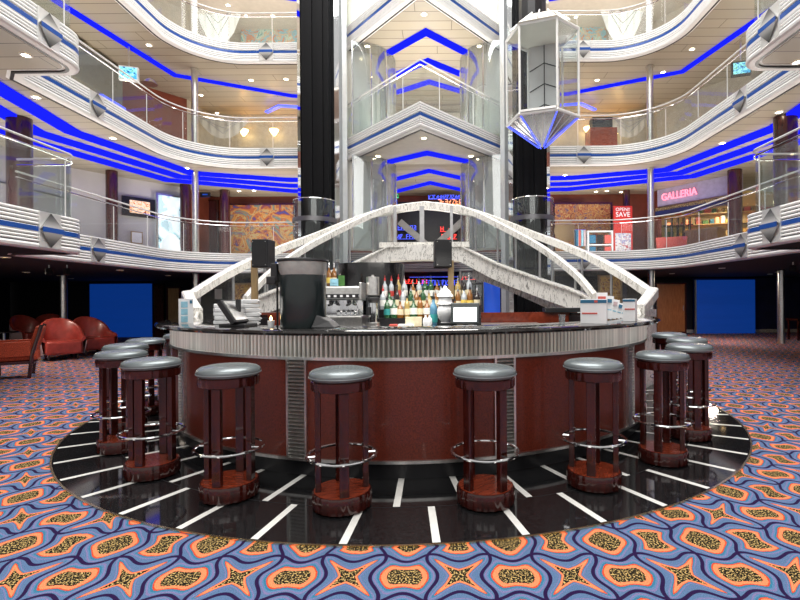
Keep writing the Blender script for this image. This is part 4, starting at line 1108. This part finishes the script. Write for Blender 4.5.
# ceiling fittings on the black soffit
for i, (px, py) in enumerate(((49, 265), (67, 265), (793, 262))):
    p = at_z(px, py, ZG)
    t = thing('ceiling_spotlight', 'black spotlight on the dark ceiling, %s' % ('left of the left pole', 'right of the left pole', 'at the far right edge')[i], 'spotlight', p)
    b = MB(); b.tube([(0, 0, 0), (0, 0, -.07)], .012, 6); b.build('stem', MT['steel'], t)
    b = MB(); b.lathe([(.04, -.2), (.065, -.19), (.06, -.08), (.03, -.06)], 14); b.build('can', MT['black_matte'], t, smooth=True)

# ------------------------------------------------------------------ lounge chairs
def tub_chair(label, loc, rz, shell):
    t = thing('tub_chair', label, 'armchair', loc, rz, 'red leather tub chairs')
    # U shaped plan: straight arms, round back; (x, y, height of the rim)
    U = [(.40, -.36, .50), (.41, -.2, .53), (.42, -.04, .57)]
    for i in range(1, 20):
        a = PI * i / 20; U.append((.42 * cos(a), -.02 + .40 * sin(a), .57 + .36 * sin(a) ** .8))
    U += [(-.42, -.04, .57), (-.41, -.2, .53), (-.40, -.36, .50)]
    def ring(ins, z): return [(x * (1 - ins / .42), y - (ins if y > 0 else 0) * max(0, y) / .4, z(h)) for x, y, h in U]
    def skin(levels):
        q = MB(); vs = []; L = len(levels)
        for k in range(len(U)):
            for lv in levels: vs.append(lv[k])
        q.add(vs, [(k * L + j, k * L + j + 1, k * L + L + j + 1, k * L + L + j) for k in range(len(U) - 1) for j in range(L - 1)] + [tuple(range(L)), tuple(range((len(U) - 1) * L, len(U) * L))[::-1]])
        return q
    skin([ring(0, lambda h: h - .04), ring(.02, lambda h: h), ring(.06, lambda h: h), ring(.085, lambda h: h - .04), ring(.10, lambda h: .36)]).build('backrest_shell', MT['red_leather'], t, smooth=True)
    skin([ring(.04, lambda h: .12), ring(.0, lambda h: .3), ring(-.004, lambda h: h - .045)]).build('outer_cover', MT[shell], t, smooth=True)
    b = MB(); b.prism([(-.33, -.42), (.33, -.42), (.34, 0), (.24, .22), (0, .30), (-.24, .22), (-.34, 0)], .13, .43); b.build('seat_cushion', MT['red_leather'], t, bevel=.045, smooth=True)
    for sx, sy in ((-.26, -.28), (.26, -.28), (-.24, .24), (.24, .24)):
        b = MB(); b.tube([(sx, sy, 0), (sx * .95, sy * .95, .14)], [.018, .028], 8); b.build('leg', MT['dark_red'], t, smooth=True)
    return t
def gp(px, py): return at_z(px, py, 0)
tub_chair('red leather tub chair in front of its row, left of the bar', gp(61, 359), R(48), 'pale_pink')
tub_chair('red leather tub chair angled towards the blue screen', gp(92, 354), R(62), 'red_leather')
tub_chair('dark tub chair with pale outside at the far left', gp(28, 347), R(75), 'pale_pink')
tub_chair('red tub chair half hidden behind the front tub chair', gp(50, 344), R(40), 'red_leather')
# wooden armchair with orange fabric, seen from behind its side
t = thing('wooden_armchair', 'wood framed armchair in speckled orange red fabric at the left edge', 'armchair', gp(16, 377), R(126))
b = MB(); b.box((0, -.02, .38), (.62, .58, .16)); b.build('seat_cushion', MT['orange_fabric'], t, bevel=.03)
b = MB(); b.box((0, -.28, .62), (.60, .12, .52), 0, 0, R(14)); b.build('backrest', MT['orange_fabric'], t, bevel=.03)
for sx in (-.33, .33):
    b = MB(); b.box((sx, .04, .50), (.05, .52, .26)); b.build('arm_panel', MT['orange_fabric'], t, bevel=.015)
    b = MB(); b.box((sx, .26, .2), (.05, .06, .4)); b.build('leg', MT['maroon_wood'], t)
    b = MB(); b.tube([(sx, -.20, 0), (sx, -.24, .4), (sx, -.37, .90)], .028, 8); b.build('leg', MT['maroon_wood'], t)
b = MB(); b.box((0, .02, .27), (.66, .58, .05)); b.build('seat_frame', MT['maroon_wood'], t)
t = thing('cocktail_table', 'small black round table behind the orange armchair', 'table', gp(4, 352))
b = MB(); b.lathe([(.3, .50), (.3, .53)], 24); b.build('top', MT['black'], t)
b = MB(); b.lathe([(.03, .03), (.03, .5)], 10); b.build('pedestal', MT['steel'], t)
b = MB(); b.lathe([(.2, 0), (.18, .03)], 20); b.build('foot', MT['black'], t)
t = thing('side_table', 'dark red wooden table at the far right edge', 'table', gp(802, 340))
b = MB(); b.box((0, 0, .62), (.6, .5, .05)); b.build('top', MT['maroon_wood'], t)
for sx in (-.25, .25):
    for sy in (-.2, .2):
        b = MB(); b.box((sx, sy, .3), (.05, .05, .6)); b.build('leg', MT['maroon_wood'], t)

# ------------------------------------------------------------------ back bar island and what stands on it
isl = thing('back_bar', 'low island of steel work counters and bottle steps inside the bar', 'counter', (0, 0, 0))
b = MB(); b.box((0, .2, .47), (3.3, 1.0, .92)); b.build('cabinet', MT['black_plastic'], isl)
b = MB(); b.box((0, .2, .945), (3.36, 1.06, .03)); b.build('steel_top', MT['steel'], isl)
stp = thing('bottle_display', 'black stepped display carrying the rows of liquor bottles', 'bottle display', (0, 0, 0))
bx0, bx1 = at_y(377, 300, 0).x, at_y(481, 300, 0).x
for k, (y0, z) in enumerate(((.0, 1.06), (.16, 1.17), (.32, 1.30))):
    b = MB(); b.box(((bx0 + bx1) / 2, y0 + .08, (z + .962) / 2), (bx1 - bx0, .155, z - .962)); b.build('bottle_step', MT['black'], stp)
# red partition pieces behind
for i, (pa, pb, y) in enumerate(((481, 577, .95), (256, 282, .95))):
    xa, xb = at_y(pa, 312, y).x, at_y(pb, 312, y).x
    ztop = at_y(pa, 312.5, y).z
    b = MB(); b.box(((xa + xb) / 2, y, ztop / 2 + .003), (xb - xa, .06, ztop - .006)); o = b.build('low_partition', MT['orange_wood'], None)
    tag(o, ('red stained low wooden partition right of the till', 'red stained low wooden partition left of the black machine')[i], 'partition')
xa = at_y(544, 310, .9).x; xb = at_y(583, 310, .9).x
b = MB(); b.box((0, 0, .03), (xb - xa, .2, .06)); b.box((0, -.1, .03), (.3, .01, .02)); tag(b.build('stereo_unit', MT['black_plastic'], loc=((xa + xb) / 2, .93, at_y(560, 312, .93).z)), 'flat black stereo unit lying on the red partition', 'stereo')

# bottles
def bottle(kind):
    """five silhouettes"""
    return [[(.036, 0), (.038, .01), (.038, .18), (.03, .21), (.014, .235), (.013, .29)],
            [(.042, 0), (.044, .01), (.044, .15), (.036, .19), (.015, .22), (.014, .27)],
            [(.033, 0), (.034, .01), (.034, .16), (.026, .20), (.013, .24), (.0125, .31)],
            [(.040, 0), (.044, .02), (.036, .12), (.040, .17), (.015, .22), (.014, .265)],
            [(.048, 0), (.05, .01), (.05, .12), (.03, .16), (.016, .18), (.015, .23)]][kind]
POUR = [M('red_cap', (.5, .03, .03), .4), MT['chrome'], MT['black_plastic'], LB[0]]
def make_bottle(kind, gi, li, ci, loc, label, sc=1):
    t = thing('liquor_bottle', label, 'bottle', loc, random.uniform(0, 6), 'liquor bottles on the back bar')
    pr = bottle(kind)
    b = MB(); b.lathe(pr, 14); b.build('glass_body', BC[gi], t, smooth=True)
    r_ = max(p[0] for p in pr[:4]); 
    b = MB(); b.lathe([(r_ * 1.02, .045), (r_ * 1.02, .125 if kind != 3 else .11)], 14, caps=False); b.build('paper_label', LB[li], t, smooth=True)
    top = pr[-1][1]
    b = MB(); b.lathe([(.0155, top - .02), (.0155, top + .008), (.005, top + .014), (.004, top + .055)], 8); b.build('pourer', POUR[ci], t, smooth=True)
    t.scale = (sc, sc, sc)
    return t
GN = ['clear', 'amber', 'green', 'pale gold', 'blue', 'dark']; CN = ['red', 'steel', 'black', 'cream']; LN = ['cream', 'white', 'red', 'yellow', 'teal', 'navy']
rows = [(.40, 1.30, [385, 391.5, 398.5, 404.5, 413, 419, 425, 431, 437, 458, 464.5, 469], 'back row'), (.24, 1.17, [383, 389.5, 397, 403, 411, 416.5, 423, 429, 435.5, 441, 458, 464, 470, 477], 'middle row'), (.07, 1.06, [387, 394, 400, 407, 413.5, 420, 427, 433, 448, 455], 'front row')]
fixed = {('back row', 0): (0, 0, 1, 0), ('back row', 1): (0, 0, 2, 0), ('back row', 2): (0, 3, 2, 0), ('back row', 3): (1, 0, 1, 1), ('middle row', 0): (1, 0, 1, 0), ('middle row', 3): (0, 0, 1, 1), ('front row', 0): (1, 2, 4, 2)}
rb = random.Random(11)
for y, z, pxs, rn in rows:
    for i, px in enumerate(pxs):
        kind, gi, li, ci = fixed.get((rn, i), (rb.randrange(5), rb.choice([0, 1, 1, 2, 3, 5, 5, 2]), rb.choice([0, 0, 1, 0, 3, 1]), rb.choice([1, 1, 2, 2])))
        p = at_y(px, 300, y)
        make_bottle(kind, gi, li, ci, (p.x, y, z), '%s bottle with %s label and %s pourer, %s, %s from the left' % (GN[gi], LN[li], CN[ci], rn, ORD[i]), rb.uniform(.92, 1.05))
# blue gin bottle in front
p = at_y(433.5, 300, -.2); make_bottle(0, 4, 4, 2, (p.x, -.2, .96), 'pale blue bottle standing alone beside the porcelain urn', 1.25)
# liqueur bottles above the coffee machine
for i, (px, gi, li) in enumerate(((323, 0, 1), (329, 1, 3), (334, 1, 0))):
    p = at_y(px, 275, .1); make_bottle(0, gi, li, 1, (p.x, .1, 1.475), '%s bottle standing on top of the coffee machine, %s from the left' % (GN[gi], ORD[i]), .9)
for i, (px, c, d_) in enumerate(((335, 'paper_cyan', 'pale blue'), (341.5, 'leaf', 'green'))):
    p = at_y(px, 278, -.05); b = MB(); b.box((0, 0, .045 + .02 * i), (.11 if not i else .07, .08, .09 + .04 * i)); b.box((0, -.042, .045), (.06, .004, .03), 0)
    tag(b.build('tea_box', MT[c], loc=(p.x, -.05, 1.475), bevel=.004), '%s carton on top of the coffee machine' % d_, 'carton')
# plant behind the bottles
p = at_y(436, 290, .55)
t = thing('potted_plant', 'small green plant behind the bottles near the urn', 'plant', (p.x, .55, .96))
b = MB(); b.lathe([(.06, 0), (.08, .22)], 14); b.build('pot', MT['black'], t)
b = MB(); rl = random.Random(5)
for i in range(46):
    a = rl.uniform(0, 2 * PI); e = rl.uniform(.3, 1.3); L = rl.uniform(.12, .30)
    p0 = Vector((0, 0, .22)); d_ = Vector((cos(a) * cos(e), sin(a) * cos(e), sin(e))); s_ = Vector((-sin(a), cos(a), 0)) * .018
    b.add([p0, p0 + d_ * L * .5 + s_, p0 + d_ * L, p0 + d_ * L * .5 - s_], [(0, 1, 2, 3)])
b.build('leaves', MT['leaf'], t)

# frozen drink machine
t = thing('drink_dispenser', 'tall black drum shaped drink machine with clear hopper on the counter', 'drink machine', (at_y(303.5, 327, -2.42).x, -2.42, 1.0905), R(0))
b = MB(); b.lathe([(.168, 0), (.172, .01), (.170, .37), (.166, .405)], 40); b.build('drum', MT['dark_teal'], t, smooth=True)
b = MB(); b.lathe([(.168, .40), (.178, .43), (.182, .49), (.182, .505)], 40, caps=False); b.build('hopper', MT['fridge'], t, smooth=True)
b = MB(); b.lathe([(.188, .500), (.195, .507), (.19, .52), (.10, .53), (0, .532)], 40, caps=False); b.build('lid', MT['black_plastic'], t, smooth=True)
b = MB(); b.box((-.205, -.02, .42), (.05, .09, .14)); b.box((-.225, -.04, .36), (.07, .07, .06)); b.build('tap', MT['black_plastic'], t, bevel=.008)
b = MB(); b.tube([(-.2, 0, .0), (-.2, 0, .36)], .008, 6); b.build('rod', MT['black'], t)
b = MB(); b.add([(.10, -.17, 0), (.27, -.13, 0), (.27, .1, 0), (.1, .14, 0), (.13, -.12, .10), (.22, -.1, .05), (.22, .07, .05), (.13, .1, .10)], [(0, 3, 2, 1), (4, 5, 6, 7), (0, 1, 5, 4), (1, 2, 6, 5), (2, 3, 7, 6), (3, 0, 4, 7)]); b.build('drip_foot', MT['black_plastic'], t, bevel=.01)

# espresso machine
xa = at_y(318, 300, -.15).x; xb = at_y(363, 300, -.15).x; W = xb - xa
t = thing('espresso_machine', 'chrome espresso machine behind the black drum', 'coffee machine', ((xa + xb) / 2, -.1, .96))
b = MB(); b.box((0, .1, .06), (W, .46, .12)); b.box((0, 0, .13), (W + .02, .5, .02)); b.build('base', MT['steel'], t, bevel=.006)
b = MB(); b.box((0, .18, .26), (W * .94, .26, .24)); b.build('back_panel', MT['chrome'], t)
b = MB(); b.box((0, .02, .42), (W, .48, .17)); b.build('boiler_housing', MT['steel'], t, bevel=.02)
b = MB(); b.box((0, -.225, .385), (W * .96, .012, .05)); b.build('control_strip', MT['black_plastic'], t)
for k in range(6):
    b = MB(); b.box((-.1 + .075 * k, -.235, .385), (.03, .01, .026)); b.build('button', MT['paper'], t)
b = MB(); b.box((W * .1, -.222, .455), (.22, .008, .05)); b.build('nameplate', MT['steel'], t)
for sx in (-W / 2, W / 2):
    b = MB(); b.box((sx, 0, .44), (.03, .5, .22)); b.build('side_cheek', MT['steel'], t, bevel=.01)
for sx in (-.1, .12):
    b = MB(); b.lathe([(.035, .0), (.04, .05)], 16, 0, (sx, -.08, .29)); g_ = b.build('group_head', MT['chrome'], t, smooth=True)
    b = MB(); b.tube([(sx, -.08, .285), (sx, -.25, .275)], .014, 8); b.build('portafilter', MT['black_plastic'], g_, smooth=True)
b = MB(); b.tube([(.22, -.15, .36), (.235, -.17, .25), (.23, -.19, .17)], .008, 6); b.build('steam_wand', MT['chrome'], t, smooth=True)
for i, px in enumerate((338, 343, 348, 352)):
    p = at_y(px, 310, -.28)
    t2 = thing('milk_jug', 'small steel jug on the coffee machine tray, %s from the left' % ORD[i], 'jug', (p.x, -.24, 1.1005), 0, 'steel jugs on the coffee machine')
    b = MB(); b.lathe([(.026, 0), (.028, .03), (.022, .06), (.026, .075)], 14); b.build('body', MT['chrome'], t2, smooth=True)
    b = MB(); b.tube([(.025, 0, .06), (.045, 0, .05), (.045, 0, .025), (.026, 0, .015)], .004, 6); b.build('handle', MT['chrome'], t2)
# grinder
p = at_y(373, 325, -.2)
t = thing('coffee_grinder', 'chrome and black coffee grinder left of the bottles', 'coffee grinder', (p.x, -.2, .96))
b = MB(); b.lathe([(.085, 0), (.09, .01), (.085, .06)], 20); b.build('base', MT['steel'], t, smooth=True)
b = MB(); b.lathe([(.055, .06), (.06, .2), (.055, .3)], 20); b.build('body', MT['chrome'], t, smooth=True)
b = MB(); b.lathe([(.06, .30), (.085, .33), (.085, .36), (.06, .38)], 20); b.build('collar', MT['black_plastic'], t, smooth=True)
b = MB(); b.lathe([(.05, .38), (.08, .395), (.08, .62), (.02, .625), (.02, .645)], 24); b.build('hopper', MT['steel'], t, smooth=False)
b = MB(); b.box((-.05, -.06, .2), (.03, .09, .1)); b.build('spout', MT['black_plastic'], t)
# curved black screen behind
t = thing('curved_black_screen', 'glossy black curved panel behind the coffee machine', 'screen', (at_y(368, 300, .95).x, .95, 0.006))
hw_ = (at_y(402, 300, .95).x - at_y(333, 300, .95).x) / 2
zt_ = at_y(368, 262, .7).z; 
arc = [(hw_ * sin(a), .3 - .42 * cos(a), 0) for a in [R(-88 + 176 * i / 30) for i in range(31)]]
b = MB(); b.sweep(arc, [(-.012, zt_ - .52), (.012, zt_ - .52), (.012, zt_), (-.012, zt_)]); b.build('panel', M('glossy_black_sheet', (.012, .012, .013), .16, 0, .3, 5, coat=.5), t, smooth=True)
for i in (1, 29):
    b = MB(); b.tube([(arc[i][0], arc[i][1], 0), (arc[i][0], arc[i][1], zt_ - .5)], .015, 8); b.build('support', MT['black_plastic'], t)
# speakers on tan posts
for i, (px, pxp, side) in enumerate(((263.5, 253.5, 'left'), (442.5, 451, 'right'))):
    y = .70 if i else .62
    p = at_y(px, 254, y); pp = at_y(pxp, 280, y + .18)
    b = MB(); b.box((0, 0, (p.z - .08) / 2 + .003), (.085, .05, p.z - .08)); tag(b.build('wood_post', MT['tan_wood'], loc=(pp.x, y + .22, 0.003)), 'tan wooden post carrying the %s loudspeaker' % side, 'post')
    t = thing('loudspeaker', 'black loudspeaker box %s' % ('on the post left of the drink machine', 'hanging before the landing above the bottles')[i], 'speaker', (p.x, y, p.z - .19), R(-6 + 14 * i))
    b = MB(); b.box((0, 0, .19), (.235, .24, .39)); b.build('cabinet', MT['black_plastic'], t, bevel=.012)
    b = MB(); b.box((0, -.122, .19), (.21, .01, .36)); b.build('grille', MT['black'], t)
    b = MB(); b.box((0, .16, .15), (.05, .12, .06)); b.build('bracket', MT['black'], t)
    for q in range(4):
        b = MB(); b.lathe([(.005, 0), (.005, .003)], 8, 0, (0, 0, 0)); o = b.build('screw', MT['steel'], t, loc=(-.09 + .18 * (q % 2), -.13, .03 + .32 * (q // 2))); o.rotation_euler.x = PI / 2
# porcelain urn
p = at_y(445.5, 325, -.7)
t = thing('porcelain_urn', 'white porcelain urn with pagoda lid on the back bar', 'urn', (p.x, -.42, .96))
b = MB(); b.lathe([(.055, 0), (.06, .05), (.05, .07), (.085, .12), (.10, .19), (.085, .255), (.07, .27)], 24); b.build('body', MT['porcelain'], t, smooth=True)
b = MB(); b.lathe([(.095, .27), (.10, .28), (.085, .3), (.075, .36), (.09, .37)], 24); b.build('neck', MT['porcelain'], t, smooth=True)
b = MB(); b.lathe([(.10, .37), (.085, .40), (.065, .41), (.075, .42), (.05, .45), (.03, .46), (.018, .49), (.0, .50)], 24, caps=False); b.build('lid', MT['porcelain'], t, smooth=True)
b = MB(); b.box((0, -.08, .03), (.12, .06, .06)); b.build('stand', MT['black_plastic'], t)
# till monitor
p = at_y(466.5, 326, -.9)
t = thing('till_monitor', 'touch screen till with bright white display beside the urn', 'till', (p.x, -.62, .96), R(-6))
b = MB(); b.box((0, 0, .02), (.2, .22, .04)); b.build('foot', MT['steel'], t, bevel=.006)
b = MB(); b.tube([(0, .06, .04), (0, .05, .14)], .03, 8); b.build('stem', MT['black_plastic'], t)
b = MB(); b.box((0, 0, .17), (.33, .05, .25), 0, 0, R(-12)); b.build('casing', MT['dark_teal'], t, bevel=.01)
b = MB(); b.box((0, -.032, .163), (.265, .006, .165), 0, 0, R(-12)); b.build('display', MT['screen_white'], t)
# bits on the front of the back bar
for i, px in enumerate((386, 396, 405)):
    p = at_y(px, 325, -1.0); b = MB(); b.box((0, 0, .012), (.1, .12, .024)); b.box((0, -.01, .03), (.09, .1, .012))
    tag(b.build('napkin_holder', MT[('paper_red', 'paper', 'paper')[i]], loc=(p.x, -.22, .9605)), 'low stack of %s cocktail napkins in front of the bottles, %s' % (('red', 'white', 'white')[i], ORD[i]), 'napkins')
for i, px in enumerate((423, 427.5)):
    p = at_y(px, 322, -1.0)
    b = MB(); b.lathe([(.03, 0), (.034, .06), (.03, .1), (.012, .12), (.012, .145)], 14); tag(b.build('squeeze_bottle', MT['paper'], loc=(p.x, -.25, .9605), smooth=True), 'small white squeeze bottle, %s' % ('left of the pair before the bottles', 'right of the pair before the bottles')[i], 'bottle')
b = MB(); b.box((0, 0, .06), (.2, .1, .12)); b.box((-.05, -.052, .06), (.08, .004, .08)); tag(b.build('card_box', LB[0], loc=(at_y(413, 315, -.3).x, -.16, .9605)), 'cream printed carton in front of the bottles', 'carton')

# left side of the counter
CT = 1.0905
def on_counter(px, r=2.62):
    d = ray(px, 320); d.z = 0; d.normalize(); o = Vector((CAM.x, CAM.y, 0)); bb = o.dot(d)
    t_ = -bb - math.sqrt(max(0, bb * bb - (o.dot(o) - r * r))); p = o + d * t_; p.z = CT; return p
p = on_counter(237, 2.6)
t = thing('till_terminal', 'slim black till terminal with tilted back screen on the left counter', 'till', p, R(-8))
b = MB(); b.box((0, .02, .012), (.22, .2, .024)); b.build('foot', MT['black_plastic'], t, bevel=.005)
b = MB(); b.box((0, .02, .12), (.03, .03, .2)); b.build('neck', MT['black_plastic'], t)
b = MB(); b.box((0, 0, 0), (.05, .20, .215)); o = b.build('casing', MT['black_plastic'], t, loc=(-.02, -.02, .115), bevel=.008); o.rotation_euler.y = R(-36)
b = MB(); b.box((.027, 0, 0), (.006, .17, .18)); o = b.build('display', MT['steel'], t, loc=(-.02, -.02, .115)); o.rotation_euler.y = R(-36)
k = 0
for gx, px in enumerate((221, 231, 243, 252)):
    for j in range((5, 4, 6, 6)[gx]):
        p = on_counter(px, 2.42 if gx % 2 else 2.46)
        b = MB(); b.box((0, 0, .018), (.115, .10, .034)); b.box((.008, .0, .020), (.125, .085, .014))
        o = b.build('napkin_pack', MT['paper'], loc=(p.x + random.uniform(-.008, .008), p.y, CT + .0365 * j + .0005), rz=R(25) + random.uniform(-.2, .2), bevel=.008)
        tag(o, 'white napkin pack, %s from the bottom of the %s stack by the till' % (ORD[j], ORD[gx]), 'napkins', 'white napkin packs stacked by the left till')
p = on_counter(186, 2.62)
t = thing('brochure_stand', 'upright white brochure card with pale blue pictures at the left counter end', 'brochure', p, R(35))
b = MB(); b.box((0, 0, .115), (.12, .03, .23)); b.build('card', MT['paper'], t)
for q in range(3):
    b = MB(); b.box((-.015, -.017, .04 + .068 * q), (.055, .004, .055)); b.build('picture', MT['paper_cyan'], t)
b = MB(); b.box((.04, -.017, .2), (.02, .004, .03)); b.build('print', MT['paper_blue'], t)
p = on_counter(271, 2.55)
t = thing('tea_light', 'small glowing tea light on the counter left of the black machine', 'candle', p)
b = MB(); b.lathe([(.022, 0), (.028, .05)], 14); b.build('holder', MT['paper'], t, smooth=True)
b = MB(); b.lathe([(.004, .05), (.012, .065), (.004, .085), (0, .09)], 10, caps=False); b.build('flame', MT['lamp_dim'], t, smooth=True)
# right side of the counter
p = on_counter(594, 2.70)
t = thing('document_box', 'wide white box with blue band on the right counter', 'box', p, R(-22))
b = MB(); b.box((0, 0, .1), (.205, .10, .2)); b.build('carton', MT['paper'], t, bevel=.003)
b = MB(); b.box((0, -.052, .182), (.202, .004, .026)); b.build('blue_band', MT['paper_blue'], t)
b = MB(); b.box((-.03, -.052, .085), (.12, .004, .012)); b.build('red_line', MT['paper_red'], t)
b = MB(); b.box((.02, -.0545, .182), (.026, .002, .018)); b.build('red_mark', MT['paper_red'], t)
p = on_counter(630, 2.74)
t = thing('document_box', 'narrow white box with blue band at the right counter end', 'box', p, R(-32))
b = MB(); b.box((0, 0, .1), (.105, .09, .2)); b.build('carton', MT['paper'], t, bevel=.003)
b = MB(); b.box((0, -.047, .186), (.103, .004, .02)); b.build('blue_band', MT['paper_blue'], t)
b = MB(); b.box((.008, -.047, .11), (.085, .004, .011)); b.build('red_line', MT['paper_red'], t)
for i in range(5):
    p = on_counter(602 + 4.2 * i, 2.46)
    h_ = .25 - .03 * i
    b = MB(); b.box((0, 0, h_ / 2), (.10, .005, h_), 0, 0, R(-12)); b.box((0, -.008, h_ * .78), (.07, .004, .035), 1, 0, R(-12)); b.box((.0, -.006, h_ * .4), (.08, .004, .012), 2, 0, R(-12))
    o = b.build('leaflet', [MT['paper'], MT[('paper_red', 'paper_blue', 'pale_pink', 'paper_blue', 'paper_red')[i]], MT['paper_cyan']], loc=p + Vector((0, 0, .012)), rz=R(-20)); o.rotation_euler.y = R(6 * i); tag(o, 'printed white leaflet in the fan between the two white boxes, %s from the left' % ORD[i], 'leaflet', 'fanned leaflets between the white boxes')
p = on_counter(562, 2.55)
t = thing('glass_tumbler', 'small clear tumbler on the counter left of the wide white box', 'glass', p)
b = MB(); b.lathe([(.022, 0), (.028, .075), (.026, .075), (.02, .008)], 16, caps=False); b.build('cup', MT['glass_tower'], t, smooth=True)

# ------------------------------------------------------------------ light
def area(name, loc, size, power, col=(1, 1, 1), rot=(0, 0, 0), sy=None):
    l = bpy.data.lights.new(name, 'AREA'); l.energy = power; l.color = col; l.size = size
    if sy: l.shape = 'RECTANGLE'; l.size_y = sy
    o = bpy.data.objects.new(name, l); COL.objects.link(o); o.location = loc; o.rotation_euler = rot
    return o
area('overhead_fill', (0, 0, 13.5), 10, 2600, (1, .98, .95), (0, 0, 0), 12)  # unseen broad lamp added above the atrium
area('front_fill', (0, -9.5, 7.5), 8, 330, (1, .97, .93), (R(52), 0, 0), 5)  # added soft fill behind and above the camera, no fixture there
# unseen fill lamps added on the gallery floors, aimed up at the ceilings
for d, pw in ((0, 130), (1, 85), (2, 85)):
    z = DZ[d] + .3
    for sg in (-1, 1):
        area('deck_fill', (sg * 7.6, 3.6, z), 1.2, pw, (1, .95, .86), (PI, 0, 0), 5)
        area('deck_fill', (sg * 4.6, 8.0, z), 4.0, pw, (1, .95, .86), (PI, 0, 0), 1.4)
    if d: area('deck_fill', (0, 5.4, z), 1.8, 110, (1, .95, .86), (PI, 0, 0), 1.8)
    area('deck_fill', (0, 7.3, z), 1.2, 45, (1, .96, .88), (PI, 0, 0), .8)
area('shop_lamp', (9.2, 9.0, 4.15), 1.2, 60, (1, .82, .5), (0, 0, 0), 1.0)
area('bar_fill', (0, -.6, 1.98), 1.6, 26, (1, .95, .88), (0, 0, 0), .5)  # added lamp to brighten the bar and its bottles
area('lounge_fill', (-8.4, 3.4, 2.0), .3, 55, (1, .85, .7), (0, 0, 0), .3)  # added lamp to lift the red chairs
area('lounge_fill', (8.2, 8.0, 2.0), .3, 60, (1, .85, .7), (0, 0, 0), .3)  # added lamp to lift the brown door on the right
w = bpy.data.worlds.new('world'); SC.world = w; w.use_nodes = True
bg = w.node_tree.nodes['Background']; bg.inputs[0].default_value = (1, .975, .94, 1); bg.inputs[1].default_value = .6
SC.view_settings.view_transform = 'Standard'
SC.view_settings.look = 'None'
SC.view_settings.exposure = 0
SC.cycles.max_bounces = 8
SC.cycles.transparent_max_bounces = 16
SC.cycles.sample_clamp_indirect = 4
SC.cycles.caustics_reflective = False
SC.cycles.caustics_refractive = False
